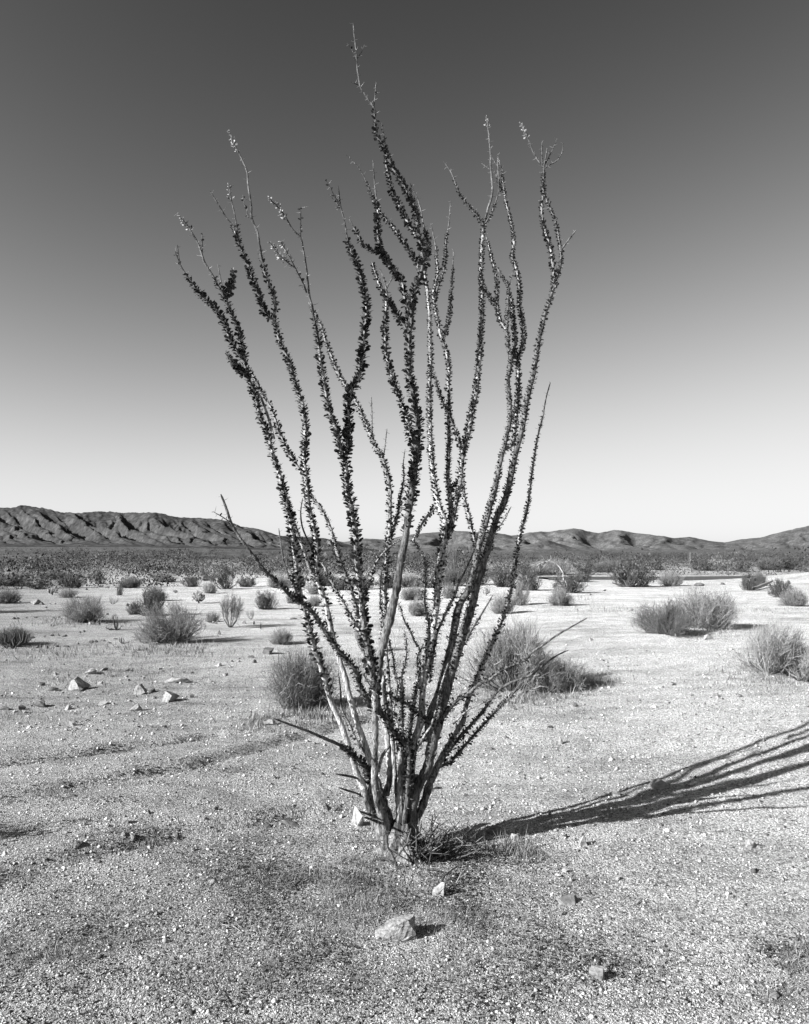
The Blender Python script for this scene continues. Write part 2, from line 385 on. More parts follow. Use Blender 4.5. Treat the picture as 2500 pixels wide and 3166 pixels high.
def build_pebbles():
    n = 72000
    x, y = view_points(n, 1.9, 12., power=.9)
    z = ground_z(x, y)
    s = np.exp(R.normal(math.log(.0029), .52, n)) * np.clip(y / 4., .75, 1.9)
    s = np.clip(s, .0018, .022)
    X, Y, Z = rand_axes(n)
    e = R.uniform(.6, 1.5, (n, 3))
    V, F = stamp(OCT_V, OCT_F, np.stack([x, y, z + s * .25], -1), X * (s * e[:, 0])[:, None], Y * (s * e[:, 1])[:, None], Z * (s * e[:, 2] * .7)[:, None])
    V += R.normal(0, .0007, V.shape)
    n2 = 4200; x, y = view_points(n2, 1.9, 10., power=1.0); big = vnoise(x * 1.3, y * 1.3, 51) > .45; x, y = x[big], y[big]; n2 = len(x)      # coarser pebbles in loose drifts
    s2 = np.clip(np.exp(R.normal(math.log(.0062), .38, n2)), .004, .018); X, Y, Z = rand_axes(n2); e = R.uniform(.6, 1.5, (n2, 3))
    W2 = stamp(OCT_V, OCT_F, np.stack([x, y, ground_z(x, y) + s2 * .15], -1), X * (s2 * e[:, 0])[:, None], Y * (s2 * e[:, 1])[:, None], Z * (s2 * e[:, 2] * .6)[:, None])
    W2 = (W2[0] + R.normal(0, .0011, W2[0].shape), W2[1]); V, F = join([(V, F), W2])
    o = link('gravel', mesh_np('gravel', V, F), M['pebble']); tag(o, 'loose coarse gravel strewn over the desert floor', 'gravel', kind='stuff')
build_pebbles()

BLADE_V = np.array([[-.5, 0, 0], [.5, 0, 0], [-.32, .06, .5], [.32, .06, .5], [0, .34, 1.0]], float)
BLADE_F = np.array([[0, 1, 3], [0, 3, 2], [2, 3, 4]])
def blades(x, y, h, w):
    n = len(x); z = ground_z(x, y) - .003
    a = R.random(n) * 2 * np.pi
    X = np.stack([np.cos(a), np.sin(a), 0 * a], -1); Y = np.stack([-np.sin(a), np.cos(a), 0 * a], -1)
    Z = np.stack([R.normal(0, .35, n), R.normal(0, .35, n), np.ones(n)], -1); Z = unit(Z)
    return stamp(BLADE_V, BLADE_F, np.stack([x, y, z], -1), X * w[:, None], Y * (h * R.uniform(.2, 1.4, n))[:, None], Z * h[:, None])
# (photo x, photo y, half width px, half height px, blades, height m)
GRASS = [(1060, 2700, 220, 110, 4200, .024), (1130, 2790, 240, 90, 3000, .026), (980, 2860, 260, 80, 2400, .022), (1420, 2690, 150, 60, 1500, .04), (1560, 2640, 140, 45, 1100, .045), (1400, 2860, 260, 60, 2000, .025),
         (760, 2720, 200, 60, 1500, .026), (1640, 2170, 190, 40, 2600, .045), (1820, 2135, 110, 26, 1500, .04), (2380, 2140, 190, 45, 2400, .045), (2200, 1990, 160, 22, 1300, .04), (520, 2010, 210, 26, 2400, .05),
         (870, 2240, 170, 40, 1700, .05), (1000, 2215, 140, 40, 1600, .06), (250, 1925, 170, 16, 900, .08), (380, 2990, 260, 90, 1500, .024), (120, 2950, 160, 60, 1000, .03), (1700, 2640, 150, 40, 700, .035),
         (2280, 2640, 110, 30, 600, .03), (2420, 2990, 130, 90, 1500, .03), (1950, 2850, 420, 160, 1500, .02), (700, 3020, 500, 110, 2200, .022), (1500, 3000, 420, 110, 2200, .022), (330, 2080, 300, 50, 1500, .035),
         (1050, 2060, 200, 60, 1200, .05), (1350, 2080, 300, 90, 1600, .045), (1350, 1960, 200, 40, 900, .06), (120, 2020, 200, 25, 900, .06), (60, 2200, 180, 60, 700, .03), (420, 2600, 140, 30, 900, .035), (1900, 1905, 200, 16, 500, .07), (2300, 1905, 250, 16, 700, .07),
         (640, 2150, 500, 130, 2200, .025), (640, 2400, 600, 120, 1800, .02), (1760, 1865, 120, 10, 400, .07)]
def build_grass():
    xs, ys, hs = [], [], []
    for px, py, wx, wy, n, h in GRASS:
        a = R.normal(0, .5, (n, 2)); P = np.stack([px + a[:, 0] * wx, py + a[:, 1] * wy], -1)
        P = P[P[:, 1] > 1760]
        Y = CAMH * FPX / (P[:, 1] - HY); X = (P[:, 0] - CX) / FPX * Y
        cl = vnoise(X * 7, Y * 7, 5) > .40                                # clumpy
        xs.append(X[cl]); ys.append(Y[cl]); hs.append(h * np.exp(R.normal(-.1, .45, cl.sum())))
    x = np.concatenate(xs); y = np.concatenate(ys); h = np.concatenate(hs)
    w = np.clip(h * .06, .0010, .004) * np.clip(y / 4, .9, 2.5)
    V, F = blades(x, y, h, w)
    o = link('dry_grass', mesh_np('dry_grass', V, F), M['grass']); tag(o, 'short dry grass growing in thin patches on the gravel', 'grass', kind='stuff')
build_grass()

def build_herbs():
    spots = [(1040, 2740, 420, 190, 10000), (1200, 2830, 460, 150, 6500), (1330, 2830, 200, 60, 3000), (1480, 2700, 240, 60, 2500), (1600, 2960, 500, 150, 1500), (900, 2960, 600, 150, 4000), (320, 2960, 500, 170, 4500), (850, 2700, 300, 60, 2400),
             (2380, 2960, 160, 60, 1500), (1850, 2990, 300, 90, 600), (400, 2590, 160, 22, 900), (300, 2480, 300, 22, 1200), (600, 2390, 300, 18, 1000), (900, 2230, 160, 22, 900), (1080, 2740, 120, 40, 1800), (350, 2150, 320, 40, 2000), (1500, 3080, 600, 90, 1200), (100, 2740, 200, 40, 900), (1700, 2170, 140, 16, 500)]
    Ps = []
    for px, py, wx, wy, n in spots:
        a = R.normal(0, .5, (n, 2)); Y = CAMH * FPX / (py + a[:, 1] * wy - HY); X = (px + a[:, 0] * wx - CX) / FPX * Y
        cl = fbm(X * 3.2, Y * 3.2, 4, 8) + R.normal(0, .28, n) > .10; Ps.append(np.stack([X[cl], Y[cl]], -1))
    for pl in RUTS:                                                      # litter caught in the rills
        pl = np.array(pl); n = 2600; i = R.integers(0, len(pl) - 1, n); f = R.random(n)[:, None]
        q = pl[i] + (pl[i + 1] - pl[i]) * f + R.normal(0, .05, (n, 2)); cl = vnoise(q[:, 0] * 4, q[:, 1] * 4, 6) > .38; Ps.append(q[cl])
    P = np.concatenate(Ps); n = len(P); z = ground_z(P[:, 0], P[:, 1])
    s = R.uniform(.004, .010, n)
    X, Y, Z = rand_axes(n)
    LV = np.array([[0, -1, 0], [.5, 0, .15], [0, 1.1, .1], [-.5, 0, .15]], float); LF = np.array([[0, 1, 2], [0, 2, 3]])
    V, F = stamp(LV, LF, np.stack([P[:, 0], P[:, 1], z + R.random(n) ** 1.5 * .020 + .002], -1), X * s[:, None], Y * s[:, None], Z * s[:, None])
    o = link('low_herbs', mesh_np('low_herbs', V, F), M['herb']); tag(o, 'dark low herbs and leaf litter matted between the gravel', 'herbs', kind='stuff')
build_herbs()

def build_litter():
    n = 2600; x, y = view_points(n, 1.9, 9., power=1.0)
    cl = (vnoise(x * 1.1, y * 1.1, 61) > .42) | (np.hypot(x + .02, y - 3.7) < .7); x, y = x[cl], y[cl]; n = len(x)
    a = R.random(n) * 6.283; ln = np.exp(R.normal(math.log(.028), .5, n)); d = np.stack([np.cos(a), np.sin(a)], -1) * ln[:, None]
    p0 = np.stack([x, y], -1); p1 = p0 + d * .5 + R.normal(0, .004, (n, 2)); p2 = p0 + d
    P = np.stack([np.column_stack([q, ground_z(q[:, 0], q[:, 1]) + .003 + h]) for q, h in ((p0, 0), (p1, R.random(n) * .006), (p2, R.random(n) * .010))], 1)
    V, F = tubes(P, np.array([.0013, .0012, .0007])[None] * R.uniform(.7, 1.5, (n, 1)), 4)
    o = link('twig_litter', mesh_np('twig_litter', V, F), M['litter']); tag(o, 'broken dry twigs and straw littered over the gravel', 'litter', kind='stuff')
build_litter()

def build_scrub():
    n = 7000
    Y = np.exp(R.uniform(math.log(44), math.log(750), n)); px = R.uniform(-300, 2800, n); X = (px - CX) / FPX * Y
    keep = ~((np.abs(Y - 41.5) < 3.5) & (X > 6)) & ~((X > 5) & (Y < 52))
    keep &= fbm(X / 22, Y / 45, 3, 4) > np.where(X < 0, -.35, -.2)
    X, Y = X[keep], Y[keep]; m_ = 1100; Yl = R.uniform(29, 75, m_); Xl = (R.uniform(-250, 1500, m_) - CX) / FPX * Yl; ok = fbm(Xl / 9, Yl / 14, 3, 44) > np.where(Yl < 36, .12, -.15)
    X = np.concatenate([X, Xl[ok]]); Y = np.concatenate([Y, Yl[ok]]); n = len(X); z = ground_z(X, Y)
    hgt = np.exp(R.normal(math.log(.62), .38, n)) * np.where(Y > 250, 1.2, 1) * (.7 + .6 * vnoise(X / 25, Y / 60, 14)); wid = hgt * R.uniform(.7, 1.3, n)
    k = 56
    c = np.repeat(np.stack([X, Y, z], -1), k, 0); H = np.repeat(hgt, k); W = np.repeat(wid, k)
    a = R.random(n * k) * 2 * np.pi; u = R.random(n * k); rad = np.sqrt(R.random(n * k)) * (.35 + .65 * np.sin(np.clip(u * .85 + .12, 0, 1) * np.pi))
    p = c + np.stack([np.cos(a) * rad * W, np.sin(a) * rad * W, u * H], -1)
    s = np.repeat(hgt, k) * R.uniform(.05, .11, n * k) * np.repeat(np.where(Y < 90, .85, 1.1), k)
    Xa, Ya, Za = rand_axes(n * k); Za, Ya = Ya, Za
    LV = np.array([[-.7, -.4, 0], [.7, -.45, .1], [.1, .7, 0]], float); LF = np.array([[0, 1, 2]])
    V, F = stamp(LV, LF, p, Xa * s[:, None], Ya * s[:, None], Za * s[:, None])
    me = mesh_np('far_scrub', V, F); tone = np.repeat(R.random(n) ** 1.6, k * 3).astype(np.float32)
    at_ = me.attributes.new('tone', 'FLOAT', 'POINT'); at_.data.foreach_set('value', tone)
    o = link('far_scrub', me, M['scrub_far']); tag(o, 'dense dark scrub covering the plain below the mountains', 'scrub', kind='stuff')
build_scrub()

# ------------------------------------------------------------------ the ocotillo
Y0 = 3.80
BASE = Vector((0., Y0, 0.)); BASE = Vector(((1240 - CX) / FPX * Y0, Y0, gz(-.02, Y0)))
def px3(px, py, Y): return np.array([(px - CX) / FPX * Y, Y, CAMH + (HY - py) / FPX * Y])
def smooth_line(P, r, step):
    """Catmull-Rom through P with radii r, resampled about every STEP metres"""
    P = np.asarray(P, float); r = np.asarray(r, float)
    A = np.vstack([2 * P[0] - P[1], P, 2 * P[-1] - P[-2]]); ro, po = [], []
    for i in range(len(P) - 1):
        p0, p1, p2, p3 = A[i:i + 4]; L = np.linalg.norm(p2 - p1); m = max(1, int(round(L / step)))
        for t in np.arange(m) / m:
            po.append(.5 * (2 * p1 + (p2 - p0) * t + (2 * p0 - 5 * p1 + 4 * p2 - p3) * t * t + (3 * p1 - p0 - 3 * p2 + p3) * t ** 3))
            ro.append(r[i] + (r[i + 1] - r[i]) * t)
    po.append(P[-1]); ro.append(r[-1]); return np.array(po), np.array(ro)

LV = np.array([[0, 0, 0], [-.26, .36, .05], [.26, .36, .05], [-.36, .70, .07], [.36, .70, .07], [-.16, .96, .03], [.16, .96, .03], [0, .5, -.02]], float)
LF = np.array([[0, 2, 7], [0, 7, 1], [1, 7, 3], [7, 2, 4], [7, 4, 3], [3, 4, 6], [3, 6, 5]])
leaf_mesh = mesh_np('leaf', LV * .026, LF); leaf_mesh.materials.append(M['leaf'])
ocotillo = empty('ocotillo', BASE)
tag(ocotillo, 'tall ocotillo with many thorny leafy wands fanning from one short trunk', 'ocotillo')
leaf_pool = []; thorn_parts = []; stem_objs = {}
Bn = np.array(BASE)

def shoot(key, pts, r, lean, extra=0., leaf=(.0, 1.0), dens=1.0, size=1.0, thorn=1.0, mat='bark', parent=None, flower=0, name=None, y0=Y0, base_extra=0., lowleaf=.46):
    pts = np.array(pts, float)
    seg = np.concatenate([[0], np.cumsum(np.hypot(*np.diff(pts, axis=0).T))]); s = seg / seg[-1]
    Y = y0 + lean * (2600 - pts[:, 1]) / 2000. + base_extra + (extra - base_extra) * s
    P = np.array([px3(a, b, d) for (a, b), d in zip(pts, Y)])
    if np.ndim(r) == 1 and len(r) == 2: rp = r[0] + (r[1] - r[0]) * s ** .9
    else: rp = np.interp(s, np.linspace(0, 1, len(r)), r)
    rad = rp * Y / FPX
    Q, q = smooth_line(P, rad, .018)
    if parent and mat == 'bark' and (np.max(r) < 3.3): mat = 'bark_tip'
    if dens < .4: size *= .6
    n = len(Q); rs = np.random.default_rng(abs(hash(key)) % 9973 if False else sum(map(ord, key)) * 7 + len(pts))
    Q = Q + np.cumsum(rs.normal(0, .0006, Q.shape), 0) * np.minimum(1, np.arange(n) / 20)[:, None] * np.minimum(1, np.arange(n)[::-1] / 20)[:, None]
    q = q * (1 + rs.normal(0, .07, n)); q[-1] *= .5
    k = 10 if rad.max() > .012 else 6
    V, F = tubes(Q[None] - Bn, q[None], k)
    V += rs.normal(0, 1, V.shape) * (np.repeat(q, k) * .05)[:, None]
    o = link(name or ('stem' if parent is None else 'branch'), mesh_np('stem', V, F, True), M[mat], ocotillo if parent is None else stem_objs[parent])
    stem_objs[key] = o
    if leaf[1] < .97 and dens > 0 and mat != 'bark_tip':                  # the young bare tip is darker than the old wood
        o.data.materials.append(M['bark_tip']); o.data.polygons.foreach_set('material_index', (np.repeat(np.arange(n - 1), k) > (leaf[1] - .04) * n).astype(np.int32))
    if mat == 'bark_pale':                                                # only the old lower wood is pale
        o.data.materials.append(M['bark']); mi = np.zeros(len(F), np.int32); o.data.polygons.foreach_get('material_index', mi)
        mi[(np.repeat(Q[:-1, 2], k) > 1.95) & (mi == 0)] = len(o.data.materials) - 1; o.data.polygons.foreach_set('material_index', mi)
    if mat in ('bark', 'bark_pale') and Q[:, 2].min() < .30:              # old furrowed wood near the ground
        o.data.materials.append(M['trunk']); mi = np.zeros(len(F), np.int32); o.data.polygons.foreach_get('material_index', mi)
        mi[np.repeat(Q[:-1, 2], k) < .36 + .05 * math.sin(len(stem_objs))] = len(o.data.materials) - 1; o.data.polygons.foreach_set('material_index', mi)
    T, U, W = frames(Q[None]); T, U, W = T[0], U[0], W[0]
    L = np.concatenate([[0], np.cumsum(np.linalg.norm(np.diff(Q, axis=0), axis=1))]); tot = L[-1]
    def at(l):
        i = np.clip(np.searchsorted(L, l) - 1, 0, n - 2); f = ((l - L[i]) / (L[i + 1] - L[i] + 1e-9))[:, None]
        return Q[i] + (Q[i + 1] - Q[i]) * f, T[i], U[i], W[i], q[i] + (q[i + 1] - q[i]) * f[:, 0]
    if thorn > 0:
        m = max(1, int(tot / .020 * thorn)); l = (np.arange(m) + rs.random(m)) / m * tot
        p, t, u, w, rr = at(l); a = np.arange(m) * 2.39996 + rs.random(m) * .6
        d = unit(np.cos(a)[:, None] * u + np.sin(a)[:, None] * w + t * rs.uniform(-.1, .3, m)[:, None])
        ln = rs.uniform(.010, .026, m)
        TP = np.stack([p + d * rr[:, None] * .8, p + d * (rr + ln * .55)[:, None], p + d * (rr + ln)[:, None] + np.array([0, 0, .003])], 1)
        thorn_parts.append(tubes(TP - Bn, np.stack([np.full(m, .0014), np.full(m, .0009), np.full(m, .0002)], 1), 3))
    if dens > 0 and leaf[1] > leaf[0]:
        l0, l1 = leaf[0] * tot, leaf[1] * tot
        m = max(1, int((l1 - l0) / .0043 * dens)); node_l = l0 + (np.arange(m) + rs.random(m) * .8) / m * (l1 - l0)
        kk = rs.integers(2, 4, m); ll = np.repeat(node_l, kk); N = len(ll)
        keep = rs.random(N) < np.clip(1.15 - .5 * ((ll - l0) / (l1 - l0)) ** 3, 0, 1) * np.clip(.55 + (ll - l0) / (.25 * (l1 - l0) + 1e-6), 0, 1)
        a = np.repeat(np.arange(m) * 2.39996, kk) + rs.normal(0, .35, N)
        zz = np.interp(ll, L, Q[:, 2])                                    # few leaves on the old wood low down, bare stretches here and there
        low = np.clip((zz - .45) / 1.35, 0, 1); bare = vnoise(ll / .16 + 31 * len(stem_objs), ll * 0, 2)
        keep &= rs.random(N) < (lowleaf + (1 - lowleaf) * low) * np.clip((bare - .10) * 6, .6, 1)
        ll, a = ll[keep], a[keep]; N = len(ll)
        if N:
            p, t, u, w, rr = at(ll)
            rad_d = np.cos(a)[:, None] * u + np.sin(a)[:, None] * w
            d = unit(rad_d + t * rs.normal(.6, .42, N)[:, None] + rs.normal(0, .28, (N, 3)))
            nrm = unit(t * 1.0 - rad_d * .3 + np.array([0, 0, .5]) + rs.normal(0, .5, (N, 3)))
            x = unit(np.cross(d, nrm)); z = np.cross(x, d)
            fr = (ll - l0) / (l1 - l0); sz = .0205 * size * (1.08 - .38 * fr ** 1.5) * np.exp(np.clip(rs.normal(0, .22, N), -.5, .32))
            leaf_pool.append((np.full(N, len(stem_objs) - 1), p + rad_d * rr[:, None] * .9 - Bn, x, d, z, sz, [key] * N, p[:, 1]))
    if flower:
        m = int(40 * flower); fl = .10 * flower ** .5
        l = tot - fl + rs.random(m) * fl; l = np.clip(l, 0, tot - 1e-4); p, t, u, w, rr = at(l)
        a = rs.random(m) * 6.28; rad_d = np.cos(a)[:, None] * u + np.sin(a)[:, None] * w
        tt = (l - (tot - fl)) / fl
        d = unit(rad_d * .9 + t * rs.uniform(.3, 1.1, m)[:, None]); ln = rs.uniform(.012, .024, m) * (1.1 - .6 * tt)
        x = unit(np.cross(d, rs.normal(0, 1, (m, 3)))); z = np.cross(d, x)
        BV = np.array([[0, 0, 0], [.2, .5, 0], [-.1, .5, .17], [-.1, .5, -.17], [0, 1, 0]], float); BF = np.array([[0, 1, 2], [0, 2, 3], [0, 3, 1], [4, 2, 1], [4, 3, 2], [4, 1, 3]])
        off = rad_d * (rs.random(m) * .008 * (1 - tt))[:, None]
        V, F = stamp(BV, BF, p + off - Bn, x * ln[:, None], d * ln[:, None], z * ln[:, None])
        par = stem_objs[parent] if parent else o
        while par.parent is not None and par.parent is not ocotillo: par = par.parent
        link('flower_cluster', mesh_np('flower_cluster', V, F), M['flower'], par)

# --- trunk
shoot('t1', [(1212, 2660), (1195, 2600), (1168, 2540), (1146, 2490), (1146, 2450), (1158, 2412)], (27, 26, 23, 21, 18, 12), -.10, 0, dens=0, thorn=.4, mat='trunk', name='trunk')
shoot('t2', [(1228, 2655), (1212, 2580), (1190, 2510), (1172, 2450), (1160, 2400)], (24, 22, 20, 16, 11), .10, .08, dens=0, thorn=.4, mat='trunk', name='trunk')
shoot('t3', [(1262, 2655), (1264, 2580), (1268, 2500), (1276, 2440), (1292, 2395)], (36, 30, 24, 18, 13), .12, .1, dens=0, thorn=.4, mat='trunk', name='trunk')
shoot('t4', [(1234, 2658), (1236, 2560), (1238, 2450), (1240, 2380), (1236, 2320)], (20, 16, 14, 12, 9), -.25, 0, dens=0, thorn=1, mat='trunk', name='trunk')
shoot('t5', [(1266, 2620), (1267, 2500), (1266, 2440), (1266, 2370)], (20, 20, 18, 17), .5, 0, dens=0, thorn=.4, mat='bark_dark', name='cut_stub')
def root_crown():
    n, m = 40, 14; a = np.arange(n) * 2 * np.pi / n; t = np.linspace(0, 1, m)
    A, T_ = np.meshgrid(a, t); r = (.125 - .085 * T_ ** .7) * (1 + .22 * np.sin(A * 5 + 1) * (1 - .3 * T_) + .28 * fbm(np.cos(A) * 3 + 4, np.sin(A) * 3 + T_ * 5, 3, 77))
    z = -.03 + .19 * T_ + .02 * fbm(A * 3, T_ * 6, 3, 78)
    V = np.stack([np.cos(A) * r * 1.15 + .005, np.sin(A) * r, z], -1).reshape(-1, 3)
    i, j = np.meshgrid(np.arange(m - 1), np.arange(n), indexing='ij'); F = np.stack([i * n + j, i * n + (j + 1) % n, (i + 1) * n + (j + 1) % n, (i + 1) * n + j], -1).reshape(-1, 4)
    link('root_crown', mesh_np('root_crown', V, F, True), M['trunk'], ocotillo)
root_crown()
# --- s1, the outer wand on the far west side
shoot('s1', [(1150, 2520), (1130, 2470), (1123, 2434), (1098, 2377), (1055, 2240), (1030, 2185), (1001, 2097), (977, 2020), (956, 1943), (938, 1883), (927, 1834), (917, 1781), (908, 1711), (896, 1623), (878, 1546), (855, 1455), (837, 1399), (822, 1344), (803, 1300),
             (792, 1251), (778, 1207), (763, 1166), (755, 1140), (748, 1085), (733, 1022), (713, 975), (690, 920), (658, 861), (629, 811), (623, 791), (610, 753), (587, 712), (566, 682), (546, 660)], (12, 8.5, 7.5, 6.5, 5.5, 5, 4, 1.6), -0.6, 0, (.22, .90), 1.25, 1.05, flower=.8, mat='bark_pale')
shoot('s1b', [(750, 1110), (711, 1048), (690, 990), (667, 955), (622, 911), (587, 866), (558, 820), (551, 785), (548, 757)], (5, 1.5), -0.6, -.1, (0, .78), 1.2, 1.0, parent='s1')
shoot('s1c', [(690, 925), (703, 905), (716, 878), (722, 828)], (4, 2), -0.6, .1, (0, .95), 1.1, 1.0, parent='s1')
shoot('s1d', [(695, 935), (689, 903), (677, 841), (673, 816)], (3, 1.5), -0.6, .05, (0, .4), .7, .8, parent='s1')
shoot('s1e', [(757, 1160), (722, 1122), (696, 1092)], (4, 2.5), -0.6, -.12, (0, 1), 1.4, 1.0, parent='s1')
shoot('s1f', [(623, 795), (624, 760), (625, 722)], (3, 1.8), -0.6, .04, dens=.3, parent='s1')
shoot('s1g', [(558, 820), (545, 790), (540, 775)], (2, 1), -0.6, -.12, dens=.3, parent='s1', base_extra=-.07)
shoot('s1h', [(846, 1358), (832, 1300), (811, 1240), (796, 1211)], (5, 4.5, 4, 3.5), -0.6, .03, dens=.12, parent='s1')
# --- s2
shoot('s2', [(1215, 2620), (1195, 2550), (1172, 2480), (1150, 2405), (1140, 2353), (1120, 2290), (1101, 2240), (1075, 2145), (1064, 2097), (1040, 2027), (1019, 1939), (1005, 1869), (991, 1827), (977, 1780), (977, 1728), (973, 1676), (963, 1616), (951, 1559), (946, 1507), (937, 1436), (939, 1381), (940, 1318),
             (933, 1270), (922, 1226), (907, 1181), (896, 1137), (874, 1089), (859, 1055), (848, 1011), (840, 985), (844, 956), (840, 918), (825, 882), (804, 812), (795, 757), (787, 716), (770, 674), (768, 633), (760, 570), (758, 533), (741, 487), (725, 454), (706, 404)],
      (13, 9, 8, 7, 6, 5, 3.5, 1.8), -0.2, 0, (.30, .84), 1.15, 1.0, flower=1.2, mat='bark_pale')
shoot('s2b', [(979, 1792), (959, 1763), (942, 1711), (924, 1658), (910, 1616), (896, 1570), (880, 1520)], (7, 3.5), -0.2, -.05, (.0, 1), .7, .8, parent='s2')
shoot('s2c', [(842, 985), (822, 970), (803, 922), (783, 866), (758, 799), (737, 749), (720, 699), (700, 674), (675, 633), (648, 589)], (4.5, 1.8), -0.2, -.12, (0, .72), 1.2, 1.0, parent='s2')
shoot('s2d', [(740, 760), (737, 737), (727, 674), (716, 624), (706, 566)], (3, 1.5), -0.2, -.10, (0, .3), .8, .9, parent='s2', flower=.6, base_extra=-.08)
shoot('s2e', [(930, 1458), (914, 1433), (885, 1385), (866, 1344), (840, 1270), (815, 1222), (792, 1182), (772, 1140)], (5, 2.5), -0.2, .05, (0, 1), 1.1, .8, parent='s2')
shoot('s2f', [(768, 672), (757, 640), (750, 603)], (2, 1), -0.2, .03, dens=.2, parent='s2')
# --- s3, s4 rising behind
shoot('s3', [(1160, 2080), (1140, 2000), (1114, 1911), (1096, 1862), (1082, 1816), (1064, 1767), (1047, 1721), (1033, 1676), (1019, 1630), (994, 1577), (963, 1535), (950, 1500)], (8, 6, 4), 0.1, .05, (.05, 1), 1.0, .85, lowleaf=.5)
shoot('s4', [(1150, 2060), (1130, 1985), (1110, 1950), (1071, 1886), (1043, 1834), (1015, 1781), (994, 1739), (977, 1711), (970, 1670)], (7, 5, 3), 0.25, .05, (.05, 1), 1.1, .8, lowleaf=.5)
# --- s5 the long low wand reaching west
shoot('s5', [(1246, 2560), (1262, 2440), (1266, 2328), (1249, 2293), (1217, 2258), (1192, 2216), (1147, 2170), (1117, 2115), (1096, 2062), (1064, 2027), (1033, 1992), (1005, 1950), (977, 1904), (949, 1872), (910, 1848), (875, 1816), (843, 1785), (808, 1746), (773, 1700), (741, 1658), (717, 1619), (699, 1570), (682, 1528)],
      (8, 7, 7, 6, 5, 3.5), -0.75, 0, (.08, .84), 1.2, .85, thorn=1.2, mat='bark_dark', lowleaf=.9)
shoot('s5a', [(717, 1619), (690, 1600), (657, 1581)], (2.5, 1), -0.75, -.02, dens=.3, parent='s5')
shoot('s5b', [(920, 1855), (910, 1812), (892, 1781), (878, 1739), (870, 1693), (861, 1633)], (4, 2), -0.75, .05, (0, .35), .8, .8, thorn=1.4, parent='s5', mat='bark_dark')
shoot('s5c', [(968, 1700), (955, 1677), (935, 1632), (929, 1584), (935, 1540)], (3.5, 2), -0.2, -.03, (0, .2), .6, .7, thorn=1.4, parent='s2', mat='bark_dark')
# --- s6, the wand with the big fork
shoot('s6', [(1205, 2600), (1178, 2520), (1163, 2440), (1161, 2380), (1161, 2276), (1161, 2167), (1159, 2097), (1145, 2027), (1131, 1957), (1122, 1886), (1117, 1816), (1110, 1767), (1103, 1711), (1100, 1640), (1089, 1577), (1075, 1518), (1068, 1448), (1059, 1411), (1044, 1362), (1033, 1314), (1014, 1263), (1005, 1214), (996, 1166), (988, 1122), (983, 1078), (977, 1037),
             (966, 992), (955, 937), (949, 916), (945, 874), (941, 820), (933, 766), (926, 733), (904, 712), (883, 674), (862, 645), (829, 610)], (13, 10.5, 10, 9, 8, 6, 4.5, 3, 1.8), -1.0, 0, (.24, .84), 1.3, 1.12, flower=1.0, lowleaf=.5)
shoot('s6b', [(1065, 1425), (1074, 1381), (1077, 1318), (1077, 1263), (1081, 1214), (1096, 1189), (1111, 1152), (1118, 1107), (1122, 1066), (1127, 1022), (1133, 974), (1131, 925), (1120, 878), (1107, 824), (1087, 782), (1074, 737), (1062, 674), (1053, 641), (1045, 574)], (6.5, 5, 4, 1.8), -1.0, .12, (0, .82), 1.35, 1.1, parent='s6')
shoot('s6c', [(1053, 641), (1030, 600), (1008, 558)], (2, 1), -1.0, .10, dens=.3, parent='s6', base_extra=.12)
shoot('s6d', [(1056, 645), (1035, 622), (1016, 601)], (2, 1), -1.0, .14, dens=.2, parent='s6', base_extra=.12)
shoot('s6e', [(928, 735), (929, 695), (929, 633)], (2.5, 1), -1.0, .0, dens=.3, parent='s6')
shoot('s6f', [(947, 905), (941, 885), (912, 828), (891, 787), (866, 745)], (3, 1.6), -1.0, -.05, (0, .4), .5, .8, parent='s6', flower=.8)
shoot('s6g', [(908, 826), (885, 808), (866, 791), (833, 749)], (2.2, 1.5), -1.0, -.09, dens=.2, parent='s6', flower=.9, base_extra=-.03)
# --- s7
shoot('s7', [(1240, 2560), (1226, 2440), (1215, 2330), (1205, 2200), (1195, 2080), (1187, 1980), (1187, 1910), (1187, 1848), (1191, 1779), (1195, 1705), (1203, 1623), (1203, 1576), (1203, 1515), (1195, 1470), (1181, 1418), (1159, 1377), (1136, 1325), (1118, 1281), (1096, 1233), (1081, 1207), (1059, 1174), (1040, 1137), (1025, 1096), (1007, 1048), (992, 1004), (970, 963), (955, 935)],
      (8, 8, 7, 6, 5, 3), 0.9, 0, (.2, 1), 1.15, .85, lowleaf=.5)
shoot('s7b', [(1203, 1690), (1211, 1650), (1228, 1597), (1238, 1535), (1248, 1474), (1246, 1433), (1252, 1388)], (5, 1.6), 0.9, .1, (0, .82), 1.1, .8, parent='s7')
shoot('s7c', [(1152, 1360), (1151, 1340), (1149, 1285), (1148, 1229)], (2.5, 1.5), 0.9, .02, dens=.25, size=.6, thorn=1.5, parent='s7')
shoot('s7d', [(1180, 1418), (1187, 1400), (1196, 1325)], (2.2, 1.4), 0.9, .02, dens=.25, size=.6, thorn=1.5, parent='s7')
shoot('s7e', [(1126, 1860), (1135, 1823), (1142, 1799), (1156, 1753), (1177, 1718), (1205, 1690), (1240, 1668)], (4, 2), 0.62, .1, (0, 1), 1.0, .75)
